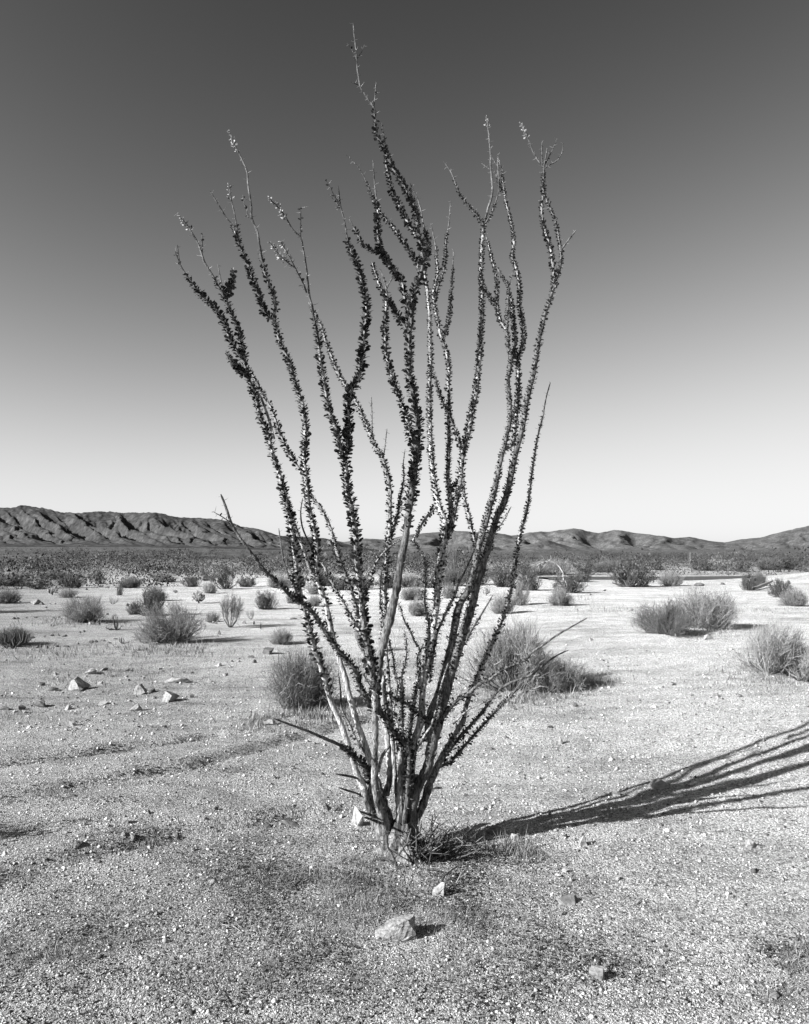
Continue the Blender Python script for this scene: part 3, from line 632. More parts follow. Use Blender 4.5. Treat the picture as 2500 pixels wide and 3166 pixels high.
# --- s8, the tallest; its shade is painted in with dark bark
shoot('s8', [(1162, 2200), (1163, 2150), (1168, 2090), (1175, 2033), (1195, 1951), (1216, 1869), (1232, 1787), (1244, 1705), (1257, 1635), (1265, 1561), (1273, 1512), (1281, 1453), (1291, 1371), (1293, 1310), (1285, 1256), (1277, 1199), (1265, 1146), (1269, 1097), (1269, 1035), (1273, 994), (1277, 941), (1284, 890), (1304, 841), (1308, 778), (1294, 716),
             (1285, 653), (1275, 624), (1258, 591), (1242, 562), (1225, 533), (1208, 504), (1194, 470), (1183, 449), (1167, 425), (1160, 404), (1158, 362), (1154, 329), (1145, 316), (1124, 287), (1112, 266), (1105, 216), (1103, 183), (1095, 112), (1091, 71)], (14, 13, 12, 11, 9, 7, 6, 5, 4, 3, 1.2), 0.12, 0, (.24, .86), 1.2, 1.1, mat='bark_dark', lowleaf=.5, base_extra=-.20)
shoot('s8b', [(1272, 1005), (1257, 949), (1246, 900), (1242, 874), (1225, 849), (1204, 820), (1187, 795), (1167, 778), (1150, 774), (1124, 757), (1099, 716), (1078, 674)], (5.5, 1.8), 0.12, -.1, (0, .92), 1.3, 1.1, parent='s8')
shoot('s8c', [(1287, 733), (1267, 699), (1250, 670), (1233, 633), (1212, 595), (1200, 549), (1192, 499), (1194, 470)], (4, 2.5), 0.12, .03, (0, 1), 1.1, .8, parent='s8')
shoot('s8d', [(1306, 835), (1316, 799), (1324, 760), (1321, 733), (1308, 687), (1298, 633), (1267, 566)], (4, 1.6), 0.12, .1, (0, .45), 1.3, 1.0, parent='s8')
shoot('s8e', [(1300, 850), (1287, 812), (1262, 770), (1237, 733), (1212, 699), (1187, 670), (1171, 645), (1160, 600)], (4, 2), 0.12, .12, (0, .95), .9, .75, parent='s8')
shoot('s8f', [(1192, 470), (1190, 440), (1179, 379)], (2.2, 1), 0.12, .02, dens=.3, parent='s8')
shoot('s8g', [(1103, 183), (1085, 150), (1072, 133)], (1.6, .8), 0.12, -.02, dens=.1, parent='s8')
shoot('s8h', [(1103, 183), (1118, 160), (1126, 137)], (1.5, .8), 0.12, .02, dens=.2, size=.5, parent='s8')
shoot('s8i', [(1112, 266), (1098, 258), (1085, 254)], (1.8, 1), 0.12, -.02, dens=.1, parent='s8')
shoot('s8j', [(1155, 329), (1159, 300), (1162, 254)], (2.4, 1.2), 0.12, .02, dens=.1, parent='s8')
shoot('s8k', [(1205, 825), (1190, 800), (1178, 775), (1171, 757), (1167, 699), (1167, 653), (1158, 570), (1152, 495)], (4, 1.6), 0.12, -.02, (0, .62), 1.3, 1.0, parent='s8', base_extra=-.07)
shoot('s8l', [(1168, 655), (1150, 608), (1116, 529), (1070, 479)], (2.6, 1), 0.12, -.06, (0, .5), .8, .6, parent='s8', base_extra=-.02)
# --- s9
shoot('s9', [(1290, 1400), (1269, 1351), (1257, 1289), (1236, 1228), (1216, 1179), (1203, 1134), (1191, 1084), (1189, 1035), (1189, 982), (1191, 925), (1171, 882), (1162, 853), (1150, 812)], (6, 5, 4, 2), 0.12, .15, (.0, 1), 1.15, 1.0, parent='s8')
shoot('s9b', [(1270, 1040), (1244, 998), (1220, 961), (1199, 920), (1190, 900)], (4.5, 2.5), 0.12, -.05, (0, 1), 1.3, 1.1, parent='s8')
shoot('s9c', [(1196, 905), (1190, 880), (1175, 828)], (2, 1.2), 0.12, .12, dens=.15, parent='s8', base_extra=.12)
shoot('s9d', [(1194, 895), (1205, 872), (1221, 849)], (2.2, 1.6), 0.12, .10, dens=.1, parent='s8', base_extra=.12)
# --- s10, the pale one
shoot('s10', [(1264, 2560), (1266, 2470), (1270, 2400), (1274, 2340), (1280, 2290), (1300, 2223), (1304, 2139), (1314, 2074), (1326, 2012), (1339, 1922), (1347, 1869), (1351, 1807), (1359, 1734), (1365, 1684), (1371, 1643), (1373, 1602), (1355, 1556), (1343, 1494), (1334, 1412), (1330, 1330), (1328, 1269), (1328, 1187), (1330, 1125), (1330, 1064), (1326, 982), (1321, 915), (1314, 861), (1308, 800)],
      (14, 12.5, 11.5, 10.5, 9, 7, 6, 5, 3.5), 0.6, 0, (.16, 1), 1.35, .78, mat='bark_pale')
shoot('s10b', [(1352, 1556), (1340, 1575), (1326, 1589), (1306, 1617), (1285, 1654), (1269, 1683)], (4.5, 2.5), 0.6, -.08, (0, 1), 1.0, .75, parent='s10')
shoot('s11', [(1368, 1690), (1379, 1664), (1396, 1615), (1408, 1561), (1418, 1510), (1425, 1474), (1427, 1433), (1437, 1371), (1449, 1330), (1457, 1269), (1470, 1220), (1478, 1146), (1484, 1084), (1486, 1002), (1488, 941), (1485, 841), (1487, 778), (1491, 724), (1495, 691), (1504, 653), (1516, 612), (1518, 570), (1512, 508), (1512, 466), (1508, 408), (1504, 360)],
      (9, 8, 7.5, 6, 5, 3.5, 1.6), 0.6, .42, (.0, .72), 1.4, .8, parent='s10', flower=.7)
shoot('s11b', [(1494, 695), (1470, 662), (1445, 633), (1420, 599), (1408, 570), (1396, 537), (1371, 499)], (3, 1.4), 0.6, .3, (0, .75), .7, .65, parent='s10', base_extra=.30)
shoot('s11c', [(1500, 690), (1516, 666), (1529, 633), (1541, 591), (1540, 530), (1537, 479)], (2.6, 1.3), 0.6, .22, (0, .35), .7, .65, parent='s10', base_extra=.30)
shoot('s11d', [(1396, 1615), (1391, 1560), (1388, 1507), (1384, 1474), (1386, 1412), (1388, 1351), (1388, 1289), (1390, 1248), (1388, 1187), (1390, 1146), (1384, 1105), (1371, 1064), (1359, 1023), (1347, 961), (1340, 915), (1346, 882), (1354, 841), (1350, 799), (1346, 757), (1337, 716), (1331, 691)], (7, 6, 5, 4, 1.6), 0.6, .15, (0, .92), 1.1, .75, parent='s10', base_extra=.03)
shoot('s11e', [(1367, 1050), (1384, 1002), (1392, 941), (1394, 900), (1398, 841), (1402, 774)], (3.2, 1.6), 0.6, .25, (0, .8), .9, .7, parent='s10', base_extra=.08)
shoot('s11f', [(1344, 930), (1352, 890), (1366, 853), (1377, 799), (1379, 737), (1387, 695), (1393, 620)], (3.2, 1.5), 0.6, .12, (0, .7), 1.1, .75, parent='s10', base_extra=.1)
shoot('s11g', [(1388, 1275), (1375, 1257), (1359, 1216), (1347, 1179), (1338, 1150)], (3.5, 2), 0.6, -.02, (0, 1), 1.1, .75, parent='s10', base_extra=.08)
shoot('s11h', [(1429, 1400), (1416, 1359), (1404, 1318), (1392, 1281)], (4, 3), 0.6, .08, (0, 1), 1.0, .75, parent='s10', base_extra=.05)
shoot('s11i', [(1388, 1520), (1400, 1503), (1413, 1484)], (3, 3), 0.6, .05, (0, 1), .9, .7, parent='s10', base_extra=.05)
# --- s13 .. s14, the heavy pair on the east side; dark bark stands in for their shade
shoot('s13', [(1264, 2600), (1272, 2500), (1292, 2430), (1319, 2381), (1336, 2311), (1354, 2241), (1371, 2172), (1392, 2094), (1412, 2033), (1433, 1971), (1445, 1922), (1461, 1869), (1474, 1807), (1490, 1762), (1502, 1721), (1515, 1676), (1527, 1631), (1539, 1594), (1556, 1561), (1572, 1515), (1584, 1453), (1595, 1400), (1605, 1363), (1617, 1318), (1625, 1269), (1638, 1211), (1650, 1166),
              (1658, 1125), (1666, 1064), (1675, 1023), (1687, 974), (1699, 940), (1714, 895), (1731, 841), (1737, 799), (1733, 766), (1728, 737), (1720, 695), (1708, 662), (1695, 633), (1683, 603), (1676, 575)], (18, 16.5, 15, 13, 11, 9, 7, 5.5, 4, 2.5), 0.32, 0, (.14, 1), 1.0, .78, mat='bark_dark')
shoot('s13b', [(1716, 890), (1708, 820), (1701, 766), (1687, 724), (1676, 682), (1672, 645), (1676, 603), (1676, 549), (1676, 516), (1658, 491), (1645, 466), (1633, 433), (1608, 379)], (4.5, 1.6), 0.32, .1, (0, .68), 1.2, .8, parent='s13', flower=1.2)
shoot('s13c', [(1676, 518), (1675, 480), (1675, 439)], (2.2, 1.2), 0.32, .07, dens=.15, size=.6, parent='s13', base_extra=.07)
shoot('s13d', [(1680, 518), (1686, 490), (1691, 458)], (2.4, 1.8), 0.32, .07, dens=.1, size=.6, parent='s13', base_extra=.07)
shoot('s13e', [(1684, 510), (1696, 486), (1708, 462), (1722, 429)], (1.8, 1), 0.32, .1, dens=.15, size=.6, parent='s13', base_extra=.07)
shoot('s13f', [(1682, 522), (1702, 508), (1724, 495), (1737, 470), (1741, 443)], (1.8, 1), 0.32, .06, dens=.15, size=.6, parent='s13', base_extra=.07)
shoot('s13g', [(1735, 772), (1755, 745), (1780, 712)], (3, 2.4), 0.32, -.02, dens=.1, size=.6, parent='s13')
shoot('s13h', [(1530, 1640), (1543, 1627), (1560, 1602), (1580, 1566)], (3.5, 1.6), 0.32, -.05, (0, .7), .8, .6, thorn=1.4, parent='s13', lowleaf=.9)
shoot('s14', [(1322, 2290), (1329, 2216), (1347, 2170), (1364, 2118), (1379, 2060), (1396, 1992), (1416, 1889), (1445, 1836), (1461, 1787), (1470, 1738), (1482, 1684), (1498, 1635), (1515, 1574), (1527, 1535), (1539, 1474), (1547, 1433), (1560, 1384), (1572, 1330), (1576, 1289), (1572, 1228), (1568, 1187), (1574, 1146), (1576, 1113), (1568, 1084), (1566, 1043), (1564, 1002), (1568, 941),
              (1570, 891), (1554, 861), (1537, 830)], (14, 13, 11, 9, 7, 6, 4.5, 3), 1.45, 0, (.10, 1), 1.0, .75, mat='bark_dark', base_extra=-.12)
shoot('s14b', [(1576, 1118), (1589, 1097), (1591, 1043), (1584, 982), (1580, 933), (1572, 900)], (4.5, 3), 1.45, .05, (0, 1), 1.3, .9, parent='s14')
shoot('s14c', [(1570, 893), (1577, 868), (1585, 841), (1588, 822)], (2, 1.2), 1.45, .03, dens=.15, parent='s14')
shoot('s14d', [(1564, 1020), (1543, 982), (1535, 930), (1537, 882), (1533, 841), (1520, 799), (1508, 749), (1495, 712)], (3.8, 1.8), 1.45, .05, (0, .9), 1.1, .75, parent='s14')
shoot('s14e', [(1536, 935), (1525, 937), (1512, 916), (1495, 882), (1490, 850)], (3, 1.5), 1.45, .05, (0, .85), 1.2, .75, parent='s14')
shoot('s14f', [(1560, 1390), (1584, 1371), (1593, 1310), (1597, 1269), (1603, 1220), (1603, 1166), (1601, 1117), (1613, 1084), (1621, 1043), (1617, 1002), (1607, 949), (1608, 910), (1608, 882), (1599, 832), (1587, 799), (1591, 757), (1587, 707), (1579, 666), (1570, 633), (1562, 599), (1556, 558), (1556, 533), (1546, 505), (1537, 479)], (6, 5, 4.5, 3.5, 1.5), 1.45, .15, (0, .93), 1.1, .78, parent='s14')
shoot('s14g', [(1562, 600), (1545, 574), (1535, 545), (1508, 520), (1487, 504)], (2.6, 1.2), 1.45, .12, (0, .5), .9, .7, parent='s14', base_extra=.14)
shoot('s14h', [(1556, 533), (1535, 510), (1516, 479)], (2, 1), 1.45, .16, dens=.3, size=.6, parent='s14', base_extra=.15)
shoot('s14i', [(1536, 547), (1538, 520), (1540, 487)], (2, 1.2), 1.45, .12, dens=.1, size=.6, parent='s14', base_extra=.12)
shoot('s16', [(1480, 1712), (1470, 1680), (1457, 1635), (1449, 1594), (1437, 1553), (1433, 1512), (1430, 1470)], (5.5, 3.5), 1.45, -.1, (0, 1), 1.2, .8, parent='s14')
# --- s15 and the low wands on the east side
shoot('s15', [(1250, 2590), (1258, 2570), (1277, 2546), (1301, 2504), (1319, 2451), (1336, 2399), (1354, 2362), (1371, 2328), (1400, 2276), (1431, 2223), (1438, 2188), (1455, 2140), (1474, 2094), (1498, 2041), (1519, 1992), (1539, 1947), (1560, 1897), (1572, 1857), (1584, 1811), (1593, 1766), (1597, 1713), (1605, 1676), (1613, 1635), (1625, 1598), (1634, 1553), (1640, 1508), (1646, 1453),
              (1654, 1400), (1662, 1351), (1675, 1302), (1683, 1261), (1691, 1220), (1701, 1183)], (13, 12, 8, 6, 5, 4.5, 4, 3, 1.6), 0.95, .25, (.16, .93), .95, .75, lowleaf=.9)
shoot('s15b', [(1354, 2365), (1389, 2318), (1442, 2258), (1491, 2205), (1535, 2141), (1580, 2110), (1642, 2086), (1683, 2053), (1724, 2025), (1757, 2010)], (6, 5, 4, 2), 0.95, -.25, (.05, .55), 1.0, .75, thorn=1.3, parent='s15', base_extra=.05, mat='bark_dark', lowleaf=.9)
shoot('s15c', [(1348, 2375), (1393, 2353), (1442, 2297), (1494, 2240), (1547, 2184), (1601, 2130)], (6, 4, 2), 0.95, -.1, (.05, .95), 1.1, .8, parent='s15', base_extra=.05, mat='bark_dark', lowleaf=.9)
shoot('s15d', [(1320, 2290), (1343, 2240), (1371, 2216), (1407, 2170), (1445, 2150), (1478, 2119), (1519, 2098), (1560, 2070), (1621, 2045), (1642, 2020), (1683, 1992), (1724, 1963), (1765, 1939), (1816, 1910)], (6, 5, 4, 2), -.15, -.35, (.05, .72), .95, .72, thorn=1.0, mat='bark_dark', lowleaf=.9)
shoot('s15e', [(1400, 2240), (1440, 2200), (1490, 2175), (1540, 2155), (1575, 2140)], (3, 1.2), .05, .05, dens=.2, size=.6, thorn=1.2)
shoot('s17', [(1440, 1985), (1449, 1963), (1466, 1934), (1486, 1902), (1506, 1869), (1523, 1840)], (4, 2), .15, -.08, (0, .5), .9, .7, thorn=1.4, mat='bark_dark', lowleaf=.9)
shoot('s18', [(1325, 2110), (1340, 2010), (1348, 1965), (1355, 1943), (1371, 1906), (1388, 1869), (1404, 1840), (1416, 1803), (1437, 1766), (1453, 1730), (1474, 1684)], (5, 4, 1.8), .55, .1, (0, .7), 1.0, .7, thorn=1.3, lowleaf=.9)
# --- small inner shoots
shoot('i1', [(1300, 2120), (1320, 2020), (1326, 1943), (1322, 1910), (1314, 1869), (1314, 1807), (1318, 1746), (1310, 1725), (1293, 1693), (1280, 1670)], (5, 4, 2), -.05, .0, (.1, 1), 1.0, .75, lowleaf=.55)
shoot('i2', [(1243, 2500), (1260, 2300), (1280, 2150), (1290, 2060), (1293, 2012), (1277, 1984), (1269, 1959), (1252, 1930), (1236, 1881), (1225, 1850)], (5, 4, 2), .2, .1, (.1, 1), 1.2, .75, lowleaf=.55)
shoot('i3', [(1175, 2040), (1183, 1918), (1175, 1869), (1175, 1807), (1180, 1760)], (3, 1.4), .1, .05, (0, .8), .9, .7, lowleaf=.55)
shoot('i4', [(1243, 2500), (1244, 2300), (1244, 2115), (1224, 2094), (1216, 2033), (1200, 1980), (1180, 1930)], (5, 2), .25, .1, (.1, 1), 1.2, .75, lowleaf=.55)
shoot('i5', [(1243, 2500), (1255, 2330), (1241, 2223), (1238, 2110), (1252, 2050), (1257, 2012), (1252, 1951)], (5, 2), -.1, .0, (.1, 1), 1.25, .75, lowleaf=.55)
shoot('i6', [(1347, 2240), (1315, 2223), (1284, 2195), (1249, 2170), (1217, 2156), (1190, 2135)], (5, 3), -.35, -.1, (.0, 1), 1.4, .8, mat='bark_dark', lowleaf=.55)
shoot('i7', [(1243, 2500), (1235, 2340), (1205, 2230), (1192, 2150), (1182, 2080), (1150, 2010)], (6, 3), .3, .1, (.1, 1), 1.0, .75, lowleaf=.55)
shoot('i8', [(1243, 2500), (1262, 2380), (1300, 2290), (1330, 2240), (1345, 2200), (1360, 2130), (1385, 2050)], (5, 2), -.3, -.1, (.15, 1), 1.2, .75, lowleaf=.55)
shoot('i9', [(1243, 2500), (1250, 2350), (1225, 2280), (1195, 2240), (1180, 2190), (1150, 2130), (1120, 2080)], (5, 2), .05, .0, (.1, 1), 1.2, .8, lowleaf=.55)
shoot('i10', [(1243, 2500), (1248, 2340), (1270, 2240), (1275, 2170), (1300, 2100), (1290, 2040), (1310, 1990)], (4, 2), .05, .0, (.1, 1), 1.3, .75, lowleaf=.55)
shoot('i11', [(1243, 2500), (1240, 2350), (1230, 2250), (1215, 2200), (1228, 2120), (1215, 2060)], (4, 2), -.2, .0, (.1, 1), 1.3, .75, lowleaf=.55)
shoot('i12', [(1170, 2385), (1178, 2345), (1190, 2325), (1206, 2302)], (5, 5, 3.5), -.4, -.1, dens=0, thorn=.3, lowleaf=.55)
shoot('i13', [(1192, 2460), (1203, 2400), (1197, 2300), (1187, 2223), (1180, 2150), (1184, 2090)], (11, 9, 8, 6), .35, .05, dens=.1, size=.8, lowleaf=.55, mat='bark_pale')
# --- short and low shoots on the west side
shoot('w1', [(1150, 2420), (1135, 2385), (1118, 2362), (1090, 2335), (1050, 2305), (1005, 2285), (950, 2260), (900, 2242), (848, 2222)], (7, 5.5, 4.5, 2.5), -.2, -.35, (.02, .45), 1.5, 1.0, thorn=1.6, mat='bark_dark', lowleaf=.9)
shoot('w2', [(1150, 2428), (1120, 2412), (1090, 2402), (1038, 2393)], (4.5, 3), -.2, -.12, dens=0, thorn=.6, mat='dead')
shoot('w3', [(1135, 2470), (1108, 2455), (1080, 2446), (1047, 2435)], (4, 2.6), -.2, -.1, dens=0, thorn=.5, mat='dead')
shoot('w4', [(1165, 2525), (1147, 2520), (1112, 2509)], (4.5, 3), -.2, -.1, dens=0, thorn=.3, mat='dead')
shoot('w5', [(1172, 2545), (1157, 2537), (1126, 2527)], (4.5, 3), -.2, -.14, dens=0, thorn=.3, mat='dead')
shoot('w6', [(1140, 2370), (1126, 2328), (1098, 2283), (1076, 2233), (1055, 2191), (1052, 2135), (1046, 2080)], (5, 2), -.1, -.1, (.1, .7), .8, .7, thorn=1.6)
shoot('w7', [(1330, 2345), (1342, 2335), (1350, 2327)], (3.5, 2.5), .1, -.1, dens=0, thorn=.3, mat='dead')

# --- leaves: the three hundred that show largest are parts of their stems, the rest one mass
keys = sum([p[6] for p in leaf_pool], []); LP = [np.concatenate([p[i] for p in leaf_pool]) for i in (1, 2, 3, 4, 5, 7)]
p_, x_, d_, z_, s_, yy_ = LP
view = unit(p_ + Bn - np.array([0, 0, CAMH])); face = np.abs((z_ * view).sum(1))
score = s_ / yy_ * (.25 + face); order = np.argsort(-score); single = np.zeros(len(p_), bool); single[order[:300]] = True
V, F = stamp(LV, LF, p_[~single], x_[~single] * s_[~single, None], d_[~single] * s_[~single, None], z_[~single] * s_[~single, None])
o = link('foliage', mesh_np('foliage', V, F), M['leaf'], ocotillo); tag(o, kind='stuff')
for i in order[:300]:
    par = stem_objs[keys[i]]
    while par.parent is not ocotillo: par = par.parent
    o = bpy.data.objects.new('leaf', leaf_mesh); C.objects.link(o); o.parent = par
    m = Matrix.Identity(4); k = s_[i] / .026
    for c, v in enumerate((x_[i], d_[i], z_[i])):
        for r in range(3): m[r][c] = v[r] * k
    for r in range(3): m[r][3] = p_[i][r]
    o.matrix_basis = m
V, F = join(thorn_parts); o = link('thorns', mesh_np('thorns', V, F), M['thorn'], ocotillo); tag(o, kind='stuff')
print('leaves', len(p_))

# ------------------------------------------------------------------ shrubs
def twig_shrub(seed, n, spread=1.0, sub=3, thick=.010, curl=.25, up=.55):
    """dome of fine upright twigs, unit radius and unit height -> (stems V,F), (twigs V,F)"""
    rs = np.random.default_rng(seed)
    a = rs.random(n) * 2 * np.pi; rho = np.sqrt(rs.random(n))
    ok = vnoise(np.cos(a) * rho * 2.6 + seed * 3.1, np.sin(a) * rho * 2.6, seed) > .36; a, rho = a[ok], rho[ok]; n = len(a)      # gaps in the crown
    tip = np.stack([np.cos(a) * rho, np.sin(a) * rho, np.sqrt(np.clip(1.06 - rho ** 2, .04, 1)) * rs.uniform(.55, 1.12, n)], -1)
    lump = 1 + .26 * np.sin(a * 3 + seed) * rho + .16 * np.sin(a * 7 + 2 * seed) * rho + .22 * fbm(tip[:, 0] * 2.2 + seed, tip[:, 1] * 2.2, 3, seed)
    tip *= lump[:, None]
    root = np.stack([np.cos(a) * rho * .22, np.sin(a) * rho * .22, np.full(n, -.02)], -1)
    mid1 = root + (tip - root) * .38 + np.stack([np.cos(a) * .13 * rho, np.sin(a) * .13 * rho, -.08 * rho], -1) + rs.normal(0, .05, (n, 3))
    mid2 = root + (tip - root) * .72 + np.stack([np.cos(a) * .10 * rho, np.sin(a) * .10 * rho, .01 * rho], -1) + rs.normal(0, .06, (n, 3)); tip = tip + rs.normal(0, .05, (n, 3))
    main = np.stack([root, mid1, mid2, tip], 1)
    nt = max(6, n // 6)
    stems = tubes(main[:nt, :3], np.linspace(thick * 2.6, thick * 1.0, 3)[None] * rs.uniform(.7, 1.3, (nt, 1)), 4)
    T1 = tubes(main[nt:], np.array([thick, thick * .85, thick * .7, thick * .35])[None] * rs.uniform(.7, 1.3, (n - nt, 1)), 3)
    parts = [T1]
    if sub:
        m = n * sub; i = rs.integers(0, n, m); f = rs.uniform(.0, 1., m)[:, None]
        st = mid1[i] + (mid2[i] - mid1[i]) * f; st = np.where(rs.random((m, 1)) < .5, mid2[i] + (tip[i] - mid2[i]) * f * .7, st)
        dirv = unit(tip[i] - mid1[i]); dv = unit(dirv * up + rs.normal(0, .68, (m, 3)) + np.array([0, 0, .25]))
        ln = rs.uniform(.12, .42, m)[:, None]
        e = st + dv * ln; mm = (st + e) / 2 + rs.normal(0, .02, (m, 3))
        parts.append(tubes(np.stack([st, mm, e], 1), np.array([thick * .7, thick * .6, thick * .3])[None] * rs.uniform(.7, 1.2, (m, 1)), 3))
    tw = join(parts)
    return stems, tw
def leafy_shrub(seed, n, leaves, lsize=.05):
    rs = np.random.default_rng(seed)
    st, tw = twig_shrub(seed, n, sub=2, thick=.012)
    c = rs.normal(0, 1, (26, 3)); c = unit(c) * (rs.random((26, 1)) ** .4) * np.array([.85, .85, .55]) + np.array([0, 0, .52])
    i = rs.integers(0, 26, leaves); rr = rs.uniform(.10, .30, 26)
    p = c[i] + unit(rs.normal(0, 1, (leaves, 3))) * (rr[i] * rs.random(leaves) ** .5)[:, None]
    p = p[p[:, 2] > .06]; m = len(p)
    X = unit(rs.normal(0, 1, (m, 3))); Yv = unit(np.cross(X, rs.normal(0, 1, (m, 3)))); Z = np.cross(X, Yv); s = lsize * rs.uniform(.5, 1.3, m)
    L4 = np.array([[0, -1, 0], [.55, 0, .12], [0, 1, 0], [-.55, 0, .12]], float)
    lv = stamp(L4, np.array([[0, 1, 2, 3]]), p, X * s[:, None], Yv * s[:, None], Z * s[:, None])
    return join([st, tw]), lv
def sparse_shrub(seed, n=9, forks=5, twigs=220):
    """open vase of bare stems with a thin cloud of fine twigs on top"""
    rs = np.random.default_rng(seed)
    a = np.arange(n) / n * 6.283 + rs.normal(0, .25, n); rho = rs.uniform(.3, 1, n)
    root = np.stack([np.cos(a) * .05, np.sin(a) * .05, np.full(n, -.02)], -1); e = np.stack([np.cos(a) * rho * .8, np.sin(a) * rho * .8, rs.uniform(.5, .8, n)], -1)
    m1 = root + (e - root) * .45 + np.stack([np.cos(a) * .12, np.sin(a) * .12, -.02 + 0 * a], -1)
    st = tubes(np.stack([root, m1, e], 1), np.array([.026, .02, .012])[None] * rs.uniform(.7, 1.2, (n, 1)), 5)
    m = twigs; i = rs.integers(0, n, m); f = rs.random((m, 1)); s = m1[i] + (e[i] - m1[i]) * f
    d = unit(rs.normal(0, .6, (m, 3)) + unit(e[i] - m1[i]) * .7 + np.array([0, 0, .3])); q = s + d * rs.uniform(.15, .5, (m, 1)); q[:, 2] = np.minimum(q[:, 2], 1.05)
    mm = (s + q) / 2 + rs.normal(0, .03, (m, 3))
    tw = tubes(np.stack([s, mm, q], 1), np.array([.007, .006, .003])[None] * np.ones((m, 1)), 3)
    m2 = m * 2; i = rs.integers(0, m, m2); s = mm[i] + (q[i] - mm[i]) * rs.random((m2, 1)); q2 = s + unit(rs.normal(0, .7, (m2, 3)) + np.array([0, 0, .4])) * rs.uniform(.06, .2, (m2, 1))
    tw2 = tubes(np.stack([s, (s + q2) / 2, q2], 1), np.array([.005, .004, .002])[None] * np.ones((m2, 1)), 3)
    return st, join([tw, tw2])
def dead_stump(seed, n=8):
    rs = np.random.default_rng(seed); a = np.arange(n) / n * 6.283 + rs.normal(0, .3, n)
    lo = rs.random(n) < .35; h = np.where(lo, rs.uniform(.1, .25, n), rs.uniform(.5, 1, n)); rho = np.where(lo, rs.uniform(.7, 1, n), rs.uniform(.1, .55, n))
    root = np.stack([np.cos(a) * .06, np.sin(a) * .06, np.full(n, -.02)], -1); e = np.stack([np.cos(a) * rho, np.sin(a) * rho, h], -1)
    m1 = root + (e - root) * .4 + np.stack([np.cos(a) * .12, np.sin(a) * .12, 0 * a], -1); m2 = root + (e - root) * .75 + rs.normal(0, .05, (n, 3))
    st = tubes(np.stack([root, m1, m2, e], 1), np.array([.05, .042, .03, .012])[None] * rs.uniform(.7, 1.2, (n, 1)), 5)
    m = n * 4; i = rs.integers(0, n, m); s = m1[i] + (e[i] - m1[i]) * rs.random((m, 1)); q = s + unit(rs.normal(0, .6, (m, 3)) + np.array([0, 0, .5])) * rs.uniform(.08, .25, (m, 1))
    return st, tubes(np.stack([s, (s + q) / 2 + rs.normal(0, .02, (m, 3)), q], 1), np.array([.012, .01, .005])[None] * np.ones((m, 1)), 3)
def cholla(seed, n=60):
    rs = np.random.default_rng(seed); segs = []; tips = [(np.zeros(3), np.array([0, 0, 1.]), 0)]
    trunk = [tubes(np.array([[[0, 0, -.05], [.02, 0, .2], [0, .03, .42]]]), np.array([[.10, .085, .07]]), 7)]
    for i in range(n):
        a = rs.random() * 6.283; u = rs.random(); z = .28 + .5 * u; rho = .2 + .75 * math.sqrt(rs.random()) * (1 - .35 * u)
        p = np.array([math.cos(a) * rho * .65, math.sin(a) * rho * .65, z * .8]); d = unit(np.array([math.cos(a) * rho, math.sin(a) * rho, .35 + .7 * u]) + rs.normal(0, .3, 3)); L = rs.uniform(.16, .28); t = np.linspace(0, 1, 6)
        segs.append(tubes((p + d * L * t[:, None])[None], (np.array([.025, .05, .058, .058, .05, .012]) * rs.uniform(.8, 1.2))[None], 7))
        if i % 5 == 0: trunk.append(tubes(np.array([[[0, 0, .2], p * .6, p]]), np.array([[.06, .05, .04]]), 6))
        m = 60; tt = rs.random(m); aa = rs.random(m) * 6.28; nn = unit(np.cross(d, rs.normal(0, 1, (m, 3)))); s0 = p + d * (L * tt)[:, None] + nn * .05
        segs.append(tubes(np.stack([s0, s0 + nn * .02 + rs.normal(0, .006, (m, 3)), s0 + nn * .042 + rs.normal(0, .008, (m, 3))], 1), np.array([.004, .003, .001])[None] * np.ones((m, 1)), 3))
    return join(trunk), join(segs)

def pair(nm, stems, tw, m1, m2, n1, n2):
    a = mesh_np(nm + '_' + n1, *stems, True); a.materials.append(M[m1]); b = mesh_np(nm + '_' + n2, *tw); b.materials.append(M[m2]); return (a, b, n1, n2)
KIND = {}; SHAPE = {}
def kind(key):
    """the two meshes of a kind of shrub, made the first time a plant asks for them"""
    if key in KIND: return KIND[key]
    nm, i = key[:-1], int(key[-1])
    if nm in ('fine', 'shade', 'pale'): sh = SHAPE.setdefault(('f', i), None) or twig_shrub(31 + i, 860, sub=6, thick=.0058); SHAPE[('f', i)] = sh
    elif nm in ('mid', 'dark', 'midpale'): sh = SHAPE.setdefault(('m', i), None) or twig_shrub(51 + i, 520, sub=3, thick=.010); SHAPE[('m', i)] = sh
    elif nm == 'leafy': sh = leafy_shrub(71 + i, 160, 3000, .034)
    else: sh = leafy_shrub(81 + i, 90, 2200, .036)
    mt = dict(fine='twig', shade='twig_dark', pale='twig_pale', mid='twig', dark='twig_dark', midpale='twig_pale', leafy='creosote', band='scrub')[nm]  # shade: the fine shape with twigs darkened to paint in shadow
    n1, n2 = ('branches', 'foliage') if nm in ('leafy', 'band') else ('stems', 'twigs')
    KIND[key] = pair(nm, *sh, 'wood', mt, n1, n2); return KIND[key]
KIND['vase'] = pair('vase', *sparse_shrub(91, 11, 5, 420), 'wood', 'twig', 'stems', 'twigs')
KIND['vase1'] = pair('vase', *sparse_shrub(95, 8, 5, 160), 'wood', 'twig_pale', 'stems', 'twigs')
KIND['stump'] = pair('stump', *dead_stump(97, 10), 'dead', 'twig_dark', 'stems', 'twigs')
KIND['stump1'] = pair('stump', *dead_stump(99, 7), 'dead', 'twig_dark', 'stems', 'twigs')
KIND['cholla'] = pair('cholla', *cholla(101), 'cholla_dark', 'cholla', 'trunk', 'joints')
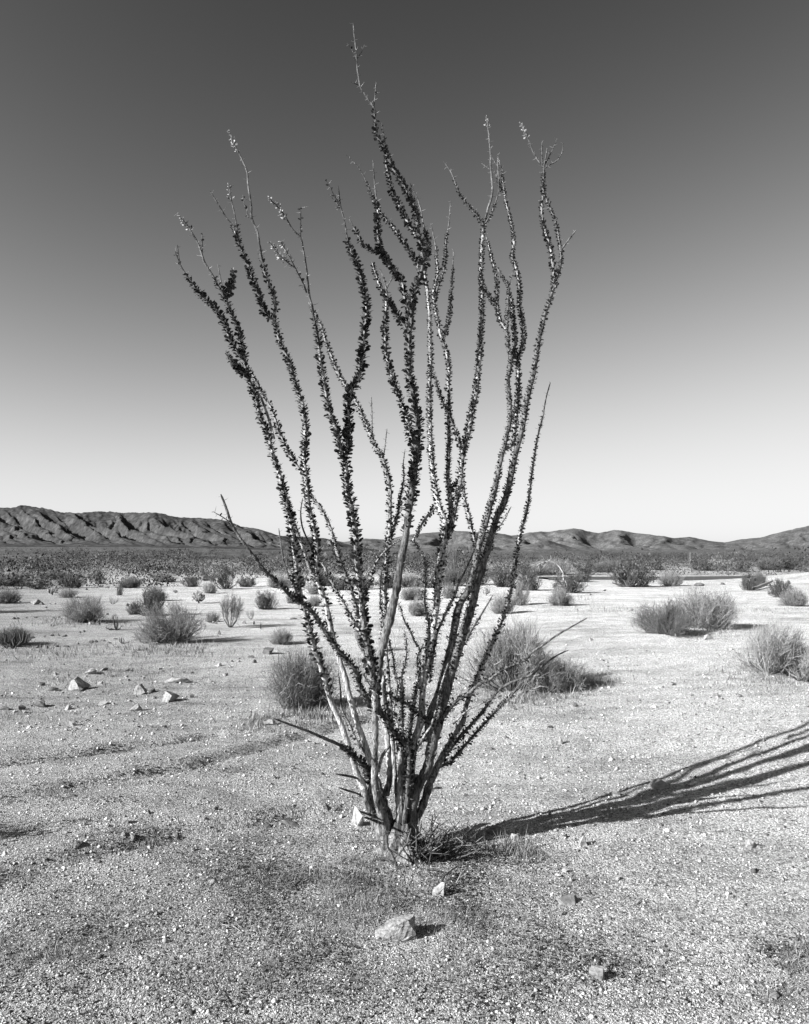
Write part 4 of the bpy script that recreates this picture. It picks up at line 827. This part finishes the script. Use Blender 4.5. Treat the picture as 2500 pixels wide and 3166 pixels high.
def spray(seed, n=26):
    rs = np.random.default_rng(seed); a = rs.random(n) * 6.283; rho = rs.uniform(.05, .55, n)
    root = np.stack([np.cos(a) * .03, np.sin(a) * .03, 0 * a], -1); e = np.stack([np.cos(a) * rho, np.sin(a) * rho, rs.uniform(.6, 1, n)], -1)
    m1 = root + (e - root) * .4 + np.stack([np.cos(a) * .06, np.sin(a) * .06, 0 * a], -1)
    return tubes(np.stack([root, m1, e], 1), np.array([.011, .009, .005])[None] * np.ones((n, 1)), 4)
def spray_pair(seed, mat):
    st = spray(seed); rs = np.random.default_rng(seed + 1)
    V = st[0]; i = rs.integers(0, len(V), 1500); p = V[i] + (V[(i + 4) % len(V)] - V[i]) * rs.random((1500, 1)); p = p[np.abs(p).max(1) < 1.1]
    m = len(p); X = unit(rs.normal(0, 1, (m, 3))); Yv = unit(np.cross(X, rs.normal(0, 1, (m, 3)))); s = .012
    lv = stamp(np.array([[0, -1, 0], [.5, 0, 0], [0, 1, 0], [-.5, 0, 0]], float), np.array([[0, 1, 2, 3]]), p, X * s, Yv * s, np.cross(X, Yv) * s)
    return pair('far_ocotillo', st, lv, mat, mat, 'stems', 'foliage')
KIND['spray'] = spray_pair(105, 'twig_dark')
KIND['spray1'] = spray_pair(109, 'twig')

def plant(which, px, py, w, h, name, label, cat='shrub', group=None, rot=None, at=None, size=None):
    """a plant whose base is at photo pixel (px, py), W wide and H high in photo pixels"""
    if at is None: p = on_ground(px, py); sx, sz = w / 2 * p.y / FPX, h * p.y / FPX
    else: p = Vector((at[0], at[1], gz(*at))); sx, sz = size
    p.y += sx * .25
    t = empty(name, p); tag(t, label, cat, group)
    a, b, n1, n2 = kind(which)
    rz = R.random() * 6.283 if rot is None else rot
    wx, wy = R.uniform(.80, 1.02, 2); tx, ty = R.normal(0, .10, 2)
    for me, nm in ((a, n1), (b, n2)):
        o = link(nm, me, None, t); o.scale = (sx * wx, sx * wy, sz * .95); o.rotation_euler = (tx, ty, rz)
        if nm in ('twigs', 'foliage', 'joints'): tag(o, kind='stuff')
    return t
S, B = 'shrub', 'bush'
plant('fine0', 925, 2190, 235, 180, 'twiggy_shrub', 'broomlike grey twiggy shrub right behind the two slender pale wands of the ocotillo')
plant('fine1', 1590, 2140, 300, 205, 'twiggy_shrub', 'large domed twiggy shrub casting a black shadow behind the low ocotillo wands')
plant('pale0', 1720, 2140, 190, 110, 'twiggy_shrub', 'low spreading tangle of pale twigs leaning on the large domed shrub')
plant('shade2', 2065, 1962, 190, 102, 'twiggy_shrub', 'dense dome shrub with shade painted into its dark twigs, lower of a touching pair on the pale flat')
plant('fine0', 2195, 1942, 195, 118, 'twiggy_shrub', 'taller dome shrub of a touching pair, its shadow reaching bare sand', rot=2.0)
plant('pale1', 2395, 2085, 250, 155, 'twiggy_shrub', 'open pale wispy shrub with thin loose twigs beside patchy grass')
plant('mid0', 2500, 2105, 160, 95, 'twiggy_shrub', 'dark low tangle of dead twigs beside the pale wispy shrub')
plant('fine1', 255, 1925, 165, 78, 'twiggy_shrub', 'smooth dark hemispherical shrub behind a white stone on stony ground', rot=1.2)
plant('fine2', 520, 1985, 200, 118, 'twiggy_shrub', 'spreading dark-hearted shrub with a long flat shadow beside bare dead stems', rot=4.0)
plant('leafy0', 468, 1905, 105, 92, 'creosote_bush', 'upright leafy bush rising behind the spreading dark-hearted shrub', B)
plant('leafy1', 415, 1900, 70, 42, 'creosote_bush', 'small leafy dark bush at the foot of the upright leafy bush', B)
plant('mid1', 868, 1993, 80, 50, 'twiggy_shrub', 'small round broomlike shrub alone on grassy gravel above a dark slab rock')
plant('mid2', 1735, 1873, 82, 58, 'twiggy_shrub', 'small round broomlike shrub alone in front of the dark leafy bush')
plant('mid0', 1605, 1872, 62, 72, 'twiggy_shrub', 'narrow upright grey shrub behind the slender wand that stands apart')
plant('mid1', 1560, 1897, 84, 60, 'twiggy_shrub', 'loose grey shrub crossed by a slender leafy ocotillo wand')
plant('mid2', 2460, 1875, 92, 58, 'twiggy_shrub', 'grey broomlike shrub in front of a lumpy leafy bush at the berm', rot=1)
plant('leafy2', 2425, 1848, 90, 62, 'creosote_bush', 'lumpy leafy bush behind a grey broomlike shrub near the stony berm', B)
plant('vase', 708, 1941, 125, 112, 'vase_shrub', 'open vase-shaped shrub with dark bare lower stems and a thin twig cloud')
plant('mid0', 652, 1924, 52, 34, 'twiggy_shrub', 'tiny grey shrub beside the open vase-shaped shrub')
plant('vase1', 775, 1916, 44, 32, 'vase_shrub', 'tiny sparse pale shrub near small dark stones beyond the vase-shaped shrub')
plant('stump', 355, 1948, 62, 58, 'dead_shrub', 'dead bare shrub with several black upright stems on the gravel', 'dead shrub')
plant('stump1', 805, 1945, 28, 24, 'dead_shrub', 'small dead shrub stub with two black forked stems', 'dead shrub')
plant('leafy0', 818, 1885, 84, 60, 'creosote_bush', 'dark rounded leafy bush with a pale gap at its foot', B)
plant('cholla', 612, 1866, 66, 50, 'cholla_cactus', 'rounded cholla cactus with pale spiny top and black shadow', 'cactus')
plant('cholla', 158, 1840, 56, 30, 'cholla_cactus', 'low wide cholla cactus with pale joints before dark scrub', 'cactus', rot=2)
plant('cholla', 540, 1834, 22, 14, 'cholla_cactus', 'tiny distant cholla cactus on the pale flat', 'cactus', rot=4)
plant('cholla', 1503, 1842, 34, 34, 'cholla_cactus', 'pale lumpy cholla cactus seen between ocotillo wands', 'cactus', rot=5)
plant('mid1', 206, 1848, 62, 28, 'twiggy_shrub', 'low grey shrub beside the low wide cholla cactus')
plant('vase1', 302, 1866, 42, 28, 'vase_shrub', 'wispy sparse plant standing alone behind the dark hemispherical shrub')
plant('vase1', 345, 1869, 44, 24, 'vase_shrub', 'second wispy sparse plant, low and paler, next to its twin')
plant('leafy1', 368, 1841, 28, 28, 'creosote_bush', 'small dark bush on the edge of the scrub behind wispy plants', B)
plant('dark0', 12, 1866, 95, 48, 'twiggy_shrub', 'dark bushy shrub above a long thin shadow on the stony flat')
plant('stump', 35, 2003, 190, 60, 'dead_shrub', 'sprawling dead shrub with low black branches on stony ground', 'dead shrub', rot=1)
plant('dark1', 30, 1995, 120, 55, 'twiggy_shrub', 'thin grey twigs standing behind the sprawling dead shrub')
plant('stump1', 375, 1990, 60, 22, 'dead_shrub', 'low dead branch with one raised tip beside a row of dark stones', 'dead shrub', rot=2)
plant('stump1', 160, 1937, 36, 12, 'dead_shrub', 'small black dead twigs lying on bare gravel', 'dead shrub', rot=4)
plant('vase1', 540, 1898, 60, 30, 'vase_shrub', 'arching dead twigs on the gravel beside the upright leafy bush')
plant('midpale0', 646, 1835, 56, 38, 'twiggy_shrub', 'rounded pale shrub just behind the rounded cholla cactus')
plant('dark2', 476, 1858, 70, 46, 'twiggy_shrub', 'soft grey-topped shrub behind the upright leafy bush')
plant('mid2', 905, 1866, 60, 40, 'twiggy_shrub', 'small grey shrub half hidden where the long low wand crosses others', rot=3)
plant('mid0', 975, 1838, 60, 36, 'twiggy_shrub', 'rounded pale shrub seen between two thin crossing leafy wands', rot=5)
plant('mid1', 970, 1875, 50, 34, 'twiggy_shrub', 'low shrub with loose twigs seen below the rounded pale shrub', rot=5)
plant('mid2', 1275, 1856, 86, 46, 'twiggy_shrub', 'low mounded shrub behind the dark tallest wand', rot=2)
plant('mid1', 1290, 1905, 86, 52, 'twiggy_shrub', 'broomlike shrub behind the pale stem, in front of a mounded one', rot=2)
plant('mid0', 1390, 1850, 76, 48, 'twiggy_shrub', 'grey shrub on open sand between the pale stem and the heavy dark pair', rot=2)
plant('vase', 1120, 2015, 80, 85, 'vase_shrub', 'faint upright twigs behind the grey trunk-like wand', rot=2)
plant('midpale1', 2078, 1812, 92, 44, 'twiggy_shrub', 'pale broomlike shrub at the road beside the large leafy bush')
plant('leafy1', 1955, 1815, 170, 84, 'creosote_bush', 'large wide leafy bush standing before the asphalt road', B)
plant('leafy2', 1760, 1834, 125, 62, 'creosote_bush', 'wide dark leafy bush under the bleached bent stalk', B)
plant('leafy0', 1800, 1800, 80, 34, 'creosote_bush', 'small leafy bush joining the wide dark one', B)
plant('leafy0', 1640, 1826, 110, 66, 'creosote_bush', 'dark leafy bush behind the slender leafy wand that stands apart', B, rot=3)
plant('leafy1', 1560, 1815, 120, 70, 'creosote_bush', 'dark leafy bush behind the heavy pair of dark wands', B, rot=3)
plant('leafy2', 2318, 1826, 66, 56, 'creosote_bush', 'round dark leafy bush at the end of the road', B, rot=3)
plant('dark1', 2352, 1812, 62, 42, 'twiggy_shrub', 'dark twiggy mound joined to the round bush at the road end', rot=3)
plant('spray', 1402, 1805, 105, 165, 'ocotillo', 'distant thin ocotillo spray against the hills beside the pale stem', 'ocotillo')
plant('spray1', 2135, 1762, 34, 62, 'ocotillo', 'tiny far ocotillo with pale stems in scrub beyond the road', 'ocotillo')
# a shrub just outside the frame: only its shadow falls into the picture
plant('leafy0', 0, 0, 0, 0, 'creosote_bush', 'leafy bush whose shadow darkens the near gravel', B, at=(-2.98, 3.54), size=(.42, .60))
plant('leafy1', 0, 0, 0, 0, 'creosote_bush', 'tall leafy bush throwing a long thin shadow over the stony flat', B, at=(-11.4, 18.2), size=(.7, 1.5))
# bushes of the scrub band that can be told apart
band = [(110, 1822, 100, 52), (215, 1818, 120, 55), (20, 1812, 110, 60), (300, 1806, 90, 44), (400, 1818, 100, 40), (590, 1815, 70, 46), (690, 1822, 100, 76), (760, 1815, 70, 44), (855, 1818, 80, 52), (930, 1815, 80, 60), (1000, 1812, 90, 50), (1060, 1825, 90, 56), (1130, 1822, 110, 60),
        (1200, 1818, 90, 60), (1270, 1815, 100, 64), (1330, 1818, 90, 60), (1400, 1812, 100, 50), (1470, 1808, 110, 60), (1530, 1790, 120, 54), (1640, 1780, 120, 50), (1720, 1778, 110, 46), (1810, 1778, 130, 52), (1880, 1770, 110, 44), (1960, 1766, 110, 46), (2035, 1768, 80, 40), (2165, 1768, 80, 40),
        (2225, 1770, 110, 50), (2300, 1766, 90, 40), (2380, 1770, 110, 48), (2450, 1768, 120, 56), (2530, 1770, 110, 60), (-40, 1822, 100, 60), (500, 1800, 90, 40), (640, 1796, 90, 40), (160, 1792, 90, 34), (60, 1786, 90, 34)]
for i, (a, b, w, h) in enumerate(band):
    kd, nm, lb = [('band%d' % (i % 3), 'creosote_bush', 'dark leafy bush standing in the front row of the scrub band'), ('leafy%d' % (i % 3), 'creosote_bush', 'dark leafy bush standing in the front row of the scrub band'),
                  ('midpale%d' % (i % 3), 'twiggy_shrub', 'pale twiggy shrub standing in the front row of the scrub band'), ('dark%d' % (i % 3), 'twiggy_shrub', 'dark bare-twigged shrub standing in the front row of the scrub band')][(0, 1, 2, 0, 3, 1)[i % 6]]
    plant(kd, a, b, w * R.uniform(.8, 1.2), h * R.uniform(.7, 1.1), nm, lb, B if 'leafy' in lb else S, 'bushes of the scrub band')

# bleached bent stalk
def stalk():
    Y = 31.; P = np.array([px3(a, b, Y) for a, b in [(1742, 1815), (1741, 1778), (1735, 1762), (1724, 1747), (1710, 1738), (1695, 1735), (1680, 1738), (1666, 1744), (1655, 1752)]])
    P[0][2] = gz(P[0][0], Y) - .05
    Q, q = smooth_line(P, np.array([2.4, 2.4, 2.2, 2.0, 1.8, 1.5, 1.1, .8, .5]) * Y / FPX, .06)
    root = empty('flower_stalk', (P[0][0], Y, gz(P[0][0], Y))); b0 = np.array(root.location)
    link('stem', mesh_np('stalk', *tubes((Q - b0)[None], q[None], 8), True), M['stalk'], root)
    rs = np.random.default_rng(4); m = 60; i = rs.integers(len(Q) * 6 // 10, len(Q) - 1, m); s = Q[i] - b0
    e = s + np.stack([rs.uniform(-.5, .05, m), rs.normal(0, .2, m), rs.uniform(-.45, .05, m)], -1)
    tag(link('twigs', mesh_np('twigs', *tubes(np.stack([s, (s + e) / 2 + [0, 0, .05], e], 1), np.array([.012, .010, .005])[None] * np.ones((m, 1)), 3)), M['twig_pale'], root), kind='stuff')
    tag(root, 'bleached white stalk bent over in an arch above the dark bush', 'stalk')
stalk()

# dead twigs at the foot of the ocotillo
def foot_twigs():
    rs = np.random.default_rng(8); p0 = on_ground(1330, 2655); t = empty('dead_shrub', p0); b0 = np.array(p0)
    n = 64; a = rs.random(n) * 6.283; root = np.stack([np.cos(a) * rs.uniform(0, .13, n) - .02, np.sin(a) * rs.uniform(0, .09, n), np.full(n, -.01)], -1)
    e = root + np.stack([rs.normal(.05, .10, n), rs.normal(0, .09, n), rs.uniform(.05, .22, n)], -1)
    m1 = (root + e) / 2 + rs.normal(0, .018, (n, 3))
    link('stems', mesh_np('stems', *tubes(np.stack([root, m1, e], 1), np.array([.0042, .0034, .002])[None] * rs.uniform(.7, 1.3, (n, 1)), 5), True), M['dead'], t)
    m = 170; i = rs.integers(0, n, m); s = m1[i] + (e[i] - m1[i]) * rs.random((m, 1)); q = s + unit(rs.normal(0, .7, (m, 3)) + np.array([.2, 0, .35])) * rs.uniform(.03, .10, (m, 1))
    tag(link('twigs', mesh_np('twigs', *tubes(np.stack([s, (s + q) / 2, q], 1), np.array([.0028, .0022, .001])[None] * np.ones((m, 1)), 3)), M['twig_dark'], t), kind='stuff')
    tag(t, 'small dead shrub of dry dark twigs at the foot of the big ocotillo', 'dead shrub')
    for pts, lab in (([(1150, 2662), (1190, 2668), (1225, 2680), (1280, 2683), (1340, 2698), (1400, 2712)], 'long thin dead branch lying in front of the ocotillo trunk'),
                     ([(1345, 2772), (1360, 2748), (1368, 2715), (1395, 2690), (1420, 2672)], 'bent dry twig leaning over the squarish pale rock'),
                     ([(1195, 2580), (1200, 2618), (1215, 2650), (1228, 2680)], 'thin dark dead twig bowed against the trunk foot'),
                     ([(1262, 2600), (1240, 2630), (1222, 2655), (1225, 2685)], 'curved dead twig arching over the trunk foot'),
                     ([(1290, 2640), (1330, 2655), (1400, 2640), (1450, 2610)], 'dead stick lying from the trunk towards its own shadow')):
        P = []
        for k, (x, y) in enumerate(pts):
            g = on_ground(x, y); P.append((g.x, g.y, g.z + .008 + .012 * math.sin(k * 1.7)))
        if lab.startswith(('thin', 'curved')): P = [px3(x, y, 3.62) for x, y in pts]; P[-1][2] = min(P[-1][2], gz(P[-1][0], 3.62) + .01)
        if lab.startswith('bent'): P = [px3(x, y, 3.35 + .03 * k) for k, (x, y) in enumerate(pts)]
        Q, q = smooth_line(np.array(P), np.linspace(.006, .0025, len(P)), .012); Q = Q + rs.normal(0, .0012, Q.shape); c = Q[len(Q) // 2]
        tag(link('fallen_twig', mesh_np('fallen_twig', *tubes((Q - c)[None], q[None], 6), True), M['dead'], None, c), lab, 'twig')
foot_twigs()
def fallen_log():
    P = np.array([on_ground(x, y) + Vector((0, 0, .05 + .05 * i)) for i, (x, y) in enumerate([(2330, 1824), (2352, 1820), (2372, 1815), (2388, 1811)])])
    Q, q = smooth_line(P, np.array([.05, .07, .06, .03]), .08); c = Q[len(Q) // 2]
    tag(link('fallen_log', mesh_np('fallen_log', *tubes((Q - c)[None], q[None], 8), True), M['twig_pale'], None, c), 'pale fallen branch lying on sand below the round dark bush', 'log')
fallen_log()

# ------------------------------------------------------------------ rocks
def rock_mesh(seed, w, d, h, flat=False, point=False, cuts=2):
    rs = np.random.default_rng(seed); bm = bmesh.new()
    n = 14
    for _ in range(n):
        v = unit(rs.normal(0, 1, 3)) * rs.uniform(.8, 1.15)
        v[2] = max(v[2], -.5)
        if point: v[:2] *= 1 - .55 * max(0, v[2])
        if flat: v[2] = np.clip(v[2], -.6, .55) * 1.6
        bm.verts.new((v[0] * w / 2, v[1] * d / 2, v[2] * h * .74 + h * .19))
    bmesh.ops.convex_hull(bm, input=bm.verts[:])
    for v in [v for v in bm.verts if not v.link_faces]: bm.verts.remove(v)
    bmesh.ops.triangulate(bm, faces=bm.faces[:])
    if w < .03: cuts = 1
    for c in range(cuts):
        bmesh.ops.subdivide_edges(bm, edges=[e for e in bm.edges if e.calc_length() > w * .10], cuts=1)
        bmesh.ops.triangulate(bm, faces=bm.faces[:])
        a = min(w, h) * (.022 if c == 0 else .012)
        for v in bm.verts: v.co += Vector(rs.normal(0, a, 3))
    me = bpy.data.meshes.new('rock'); bm.to_mesh(me); bm.free(); return me
rock_n = [0]
def rock(px, py, w, h, mat, label, group=None, flat=False, point=False, depth=.8, name='rock', rz=None):
    """(px, py) = middle of the rock's foot, W and H in photo pixels"""
    rock_n[0] += 1; p = on_ground(px, py); k = p.y / FPX; wm, hm = w * k, h * k
    me = rock_mesh(500 + rock_n[0] * 13, wm, wm * depth, hm, flat, point); me.materials.append(M[mat])
    o = link(name, me, None, None, (p.x, p.y + wm * depth * .3, p.z)); o.rotation_euler = (0, 0, R.normal(0, .4) if rz is None else rz)
    tag(o, label, 'rock', group); return o
P_, G_, D_, X_ = 'rock_pale', 'rock_grey', 'rock_dark', 'rock_mixed'
def wedge_rock():
    p = on_ground(1222, 2905); k = p.y / FPX; w, d, h = 122 * k, 84 * k, 66 * k; bm = bmesh.new(); rs = np.random.default_rng(77)
    for x, y, z in [(-.52, -.05, .22), (-.48, -.25, 0), (-.42, .25, .10), (-.5, 0, -.15), (-.12, -.38, .50), (-.15, .35, .62), (.08, -.42, .05), (.10, -.30, .80), (.32, -.28, .98), (.48, .10, 1.0), (.42, .38, .80), (.50, -.30, .35), (.52, -.20, -.15), (.45, .4, -.15), (-.3, .4, -.15), (.0, -.42, -.15), (.50, .2, .6)]:
        bm.verts.new((x * w, y * d, z * h))
    bmesh.ops.convex_hull(bm, input=bm.verts[:])
    for v in [v for v in bm.verts if not v.link_faces]: bm.verts.remove(v)
    for c in range(3):
        bmesh.ops.triangulate(bm, faces=bm.faces[:]); bmesh.ops.subdivide_edges(bm, edges=[e for e in bm.edges if e.calc_length() > w * .06], cuts=1); bmesh.ops.triangulate(bm, faces=bm.faces[:])
        for v in bm.verts: v.co += Vector(rs.normal(0, h * (.022, .016, .008)[c], 3))
    me = bpy.data.meshes.new('rock'); bm.to_mesh(me); bm.free(); me.materials.append(M['rock_wedge'])
    tag(link('rock', me, None, None, (p.x, p.y + .02, p.z)), 'large wedge-shaped banded rock in the grass before the ocotillo', 'rock')
wedge_rock()
rock(1362, 2772, 52, 46, P_, 'squarish pale rock with a twig leaning on it')
rock(1106, 2552, 44, 68, P_, 'upright pale block of stone beside the ocotillo trunk', depth=.6)
rock(1528, 2580, 64, 28, D_, 'low dark stone inside the ocotillo shadow near its trunk')
rock(1592, 2598, 32, 22, P_, 'small pale stone on the lower edge of the ocotillo shadow')
rock(1802, 2615, 42, 30, P_, 'tilted white stone with black side below the fanned shadow', point=True)
rock(2322, 2622, 46, 28, P_, 'pale angular stone with a smaller white one at its side')
rock(2346, 2622, 14, 12, P_, 'little white pebble stone touching a pale angular stone')
rock(2042, 2440, 66, 30, G_, 'rounded grey stone crossed by the fan of wand shadows')
rock(1905, 2460, 36, 15, G_, 'smaller low grey stone lying inside the shadow fan')
rock(1733, 2301, 18, 26, X_, 'small upright stone with one pale face on open gravel', depth=1.0)
rock(1703, 2252, 24, 8, D_, 'flat dark sliver of stone on open gravel near a small upright stone', flat=True)
rock(1778, 2185, 22, 16, D_, 'small black pointed stone near the shadow of the domed shrub', point=True)
rock(2076, 2118, 34, 12, X_, 'flat stone with one black side on pale gravel')
rock(2132, 2152, 22, 13, P_, 'small white stone on pale gravel, smaller of two near grass')
rock(2212, 2155, 30, 17, P_, 'white stone on pale gravel, larger of two near grass')
rock(2192, 1978, 36, 20, P_, 'pale boulder in front of the touching dome shrubs')
rock(1828, 1980, 18, 10, P_, 'faint pale stone on the bright sand before the dome shrubs')
rock(1955, 1890, 9, 12, D_, 'tiny dark upright stone on the bright sand')
rock(1853, 3032, 66, 50, G_, 'flat-faced grey rock half sunk in gravel with a black gap', depth=.6)
rock(1757, 2796, 62, 18, G_, 'thin flat grey slab lying on foreground gravel', flat=True)
rock(1738, 2830, 26, 10, G_, 'small flat chip beside the thin grey slab', flat=True)
rock(1911, 2722, 18, 15, P_, 'small white stone alone on the foreground gravel')
rock(1766, 2724, 16, 12, P_, 'small pale stone between slab and shadow')
rock(2428, 2726, 22, 14, P_, 'small white stone with dark shadow near sparse weeds')
rock(1671, 2938, 14, 13, P_, 'white pebble stone near the flat-faced sunken rock')
rock(1962, 2958, 22, 12, D_, 'small dark stone beyond the flat-faced sunken rock')
rock(2390, 3085, 52, 14, G_, 'flat grey slab lying among sparse foreground weeds', flat=True)
rock(232, 2135, 72, 42, X_, 'large brown boulder with shaded side among scattered stones')
rock(427, 2148, 46, 38, X_, 'pointed rock with one bright face and one black face', point=True)
rock(522, 2170, 66, 34, X_, 'chunky layered rock with bright top and black hollow')
rock(548, 2112, 98, 18, X_, 'long low layered ledge of stone above the chunky rock', flat=True, depth=.4)
rock(272, 2085, 50, 22, X_, 'broken banded rock above the large brown boulder')
rock(318, 2073, 34, 12, G_, 'flat stone next to the broken banded rock', flat=True)
rock(826, 2024, 54, 22, D_, 'dark slab-like rock with one pale end near a small round shrub', flat=True)
rock(776, 2034, 26, 10, D_, 'low dark stone just beside the dark slab-like rock')
rock(785, 2050, 18, 14, D_, 'small dark stone below the dark slab-like rock')
rock(218, 2245, 30, 21, P_, 'bright white squarish stone on grey gravel')
rock(208, 2195, 32, 18, P_, 'pale wedge stone below the large brown boulder', point=True)
rock(416, 2198, 38, 22, X_, 'tilted stone with bright top and black underside below the pointed rock')
rock(316, 2180, 44, 12, G_, 'low flat stone between the pale wedge stone and the tilted stone', flat=True)
rock(14, 2196, 40, 16, D_, 'black flat rock at the outer end of the row of dark rocks')
rock(62, 2196, 34, 16, D_, 'black blocky rock between two others in the row of dark rocks')
rock(122, 2188, 50, 22, D_, 'largest black rock of the row of dark rocks')
rock(70, 2206, 18, 10, P_, 'little white stone below the row of dark rocks')
rock(160, 2136, 44, 12, D_, 'low dark stone just beside the large brown boulder')
rock(126, 2120, 22, 12, D_, 'small dark stone above the row of dark rocks')
rock(832, 2244, 44, 22, X_, 'pale stone with dark hollow at the tip of the low spiny wand')
rock(170, 2088, 20, 10, P_, 'small pale stone alone above the large brown boulder')
rock(672, 2060, 26, 13, P_, 'pale stone in short grass above a smaller pale one')
rock(696, 2090, 18, 12, P_, 'smaller pale stone in short grass near the broomlike shrub')
rock(395, 2075, 20, 10, D_, 'dark chip of stone above the pointed rock')
rock(590, 2082, 16, 8, D_, 'dark chip of stone above the layered ledge')
rock(645, 2110, 24, 9, G_, 'low grey stone off the end of the layered ledge', flat=True)
rock(470, 2140, 28, 14, D_, 'dark stone in the lee of the pointed rock')
rock(475, 2160, 20, 14, G_, 'grey stone between pointed rock and chunky layered rock')
rock(281, 1931, 22, 13, P_, 'bright white stone at the foot of the dark hemispherical shrub')
rock(676, 1962, 18, 15, D_, 'small dark pyramid-shaped stone beside the long flat shrub shadow', point=True)
rock(106, 1869, 40, 17, X_, 'rounded pale boulder with a dark shaded side on the far gravel')
rock(128, 1870, 22, 9, D_, 'dark stone leaning on the rounded pale boulder')
rock(754, 1930, 18, 12, G_, 'grey stone behind the open vase-shaped shrub, beside a black one')
rock(783, 1930, 11, 11, D_, 'black stone behind the open vase-shaped shrub, beside a grey one')
rock(669, 1928, 12, 9, D_, 'black stone at the foot of the tiny grey shrub')
rock(658, 1927, 8, 7, P_, 'tiny white stone at the foot of the tiny grey shrub')
rock(906, 1915, 26, 6, D_, 'flat dark stone behind the outermost pale wand', flat=True)
rock(404, 2585, 34, 22, G_, 'grey stone half hidden in grass on the foreground rill')
rock(378, 2588, 24, 16, G_, 'duller stone beside the grassy grey stone on the rill')
rock(536, 2564, 34, 12, G_, 'flat oval stone on the foreground rill', flat=True)
rock(236, 2616, 40, 22, X_, 'pale stone with black shaded side on the foreground gravel')
rock(304, 2652, 20, 16, D_, 'small black stone below the pale shaded stone')
rock(460, 2516, 18, 14, D_, 'small black stone between two foreground rills')
rock(662, 2505, 20, 14, D_, 'small dark stone alone between the rill and the ocotillo')
rock(756, 2540, 24, 8, G_, 'flat grey chip on the gravel beside long flat dark stones', flat=True)
rock(600, 2430, 18, 10, P_, 'white chip near the dark rill')
rock(895, 2552, 70, 14, D_, 'long flat dark stone lying alone on the gravel beside the ocotillo', flat=True, depth=.4)
rock(828, 2560, 44, 10, D_, 'shorter flat dark stone beside the long flat dark one', flat=True, depth=.5)
rock(220, 2465, 46, 10, D_, 'dark stones edge lying along the rill', flat=True, depth=.5)
rock(480, 2830, 16, 12, P_, 'white pebble stone on the foreground gravel below the rill')
rock(449, 2762, 11, 9, P_, 'tiny white stone above a white pebble stone')
rock(334, 2868, 13, 9, P_, 'tiny pale stone near foreground grass tufts')
rock(1340, 2440, 34, 12, G_, 'flat grey stone on the gravel behind the foot of the ocotillo', flat=True)
rock(1440, 2462, 18, 7, D_, 'dark chip beyond the flat grey stone behind the ocotillo foot', flat=True)
rock(1700, 2520, 14, 10, D_, 'dark chip above the root of the shadow fan')
rock(2420, 2560, 22, 10, G_, 'grey chip below the outermost line of the shadow fan', flat=True)
rock(1600, 1860, 40, 12, D_, 'dark low stone under the dark leafy bush by the lone wand')
rock(1868, 1828, 14, 8, D_, 'dark stone on the bright sand between two leafy bushes')
rock(1826, 1841, 10, 7, D_, 'little dark stone beside the wide dark bush')
rock(2165, 1812, 34, 12, D_, 'dark rock on the pale bank below the road')
rock(2234, 1808, 20, 9, D_, 'smaller dark rock on the pale bank near the road end')
for a, b, w, h in [(280, 1988, 17, 11), (295, 1986, 14, 9), (321, 1984, 12, 8), (355, 1978, 16, 7), (116, 2003, 26, 8), (142, 2006, 16, 8), (98, 1974, 16, 8), (60, 1977, 16, 6), (160, 1966, 12, 8), (181, 1966, 10, 9), (197, 1970, 20, 8), (137, 1970, 10, 6), (246, 1956, 8, 6), (259, 1954, 12, 8), (240, 1992, 10, 6), (174, 2000, 16, 6), (200, 2002, 22, 6), (336, 1990, 22, 5)]:
    rock(a, b, w, h, D_, 'small dark stone in the low rows of stones before the dark hemispherical shrub', 'stones in the low rows')
for a, b, w, h in [(40, 1914, 14, 7), (53, 1913, 12, 8), (108, 1911, 14, 7), (165, 1911, 9, 5), (181, 1910, 10, 5), (305, 1929, 12, 6), (325, 1928, 16, 5), (330, 1901, 10, 7), (60, 1861, 8, 5), (155, 1868, 12, 4), (170, 1868, 8, 5), (140, 1880, 12, 6), (257, 1853, 6, 4), (80, 1912, 9, 5)]:
    rock(a, b, w, h, D_, 'tiny dark stone strewn over the far gravel around the hemispherical shrub', 'tiny stones on the far gravel')
# unnamed cobbles between them: small stones strewn on the stony side
def cobbles():
    cnt = 0
    areas = [(330, 2130, 360, 70, 34, 10), (300, 2230, 330, 60, 22, 9), (640, 2060, 180, 40, 14, 9), (450, 2390, 300, 50, 16, 10), (300, 2560, 260, 60, 18, 11), (1500, 2700, 300, 50, 14, 11), (2050, 2620, 400, 60, 16, 10), (1900, 2330, 400, 70, 14, 8), (2000, 2880, 420, 150, 22, 12), (500, 2900, 420, 150, 18, 11), (1300, 3020, 300, 80, 10, 12), (700, 2560, 200, 80, 10, 10)]
    tone = {D_: 'dark', G_: 'grey', X_: 'mottled', P_: 'pale'}
    for k, (px, py, wx, wy, n, s) in enumerate(areas):
        for _ in range(n):
            a, b = R.normal(0, .5, 2); w = s * math.exp(R.normal(0, .3))
            x, y = px + a * wx, py + b * wy
            if not (0 < x < 2500): continue
            m = [D_, G_, X_, P_][int(R.integers(0, 4))]; fl = bool(R.random() < .4); what = ('small flat %s stone ' if fl else 'small chunky %s stone ') % tone[m]
            where, gr = ('among the rocks scattered on grey gravel', 'small stones among the scattered rocks') if k < 4 else ('loose on the gravel of the open foreground', 'small stones on the foreground gravel')
            rock(x, y, w, w * .6, m, what + where, gr, flat=fl)
cobbles()
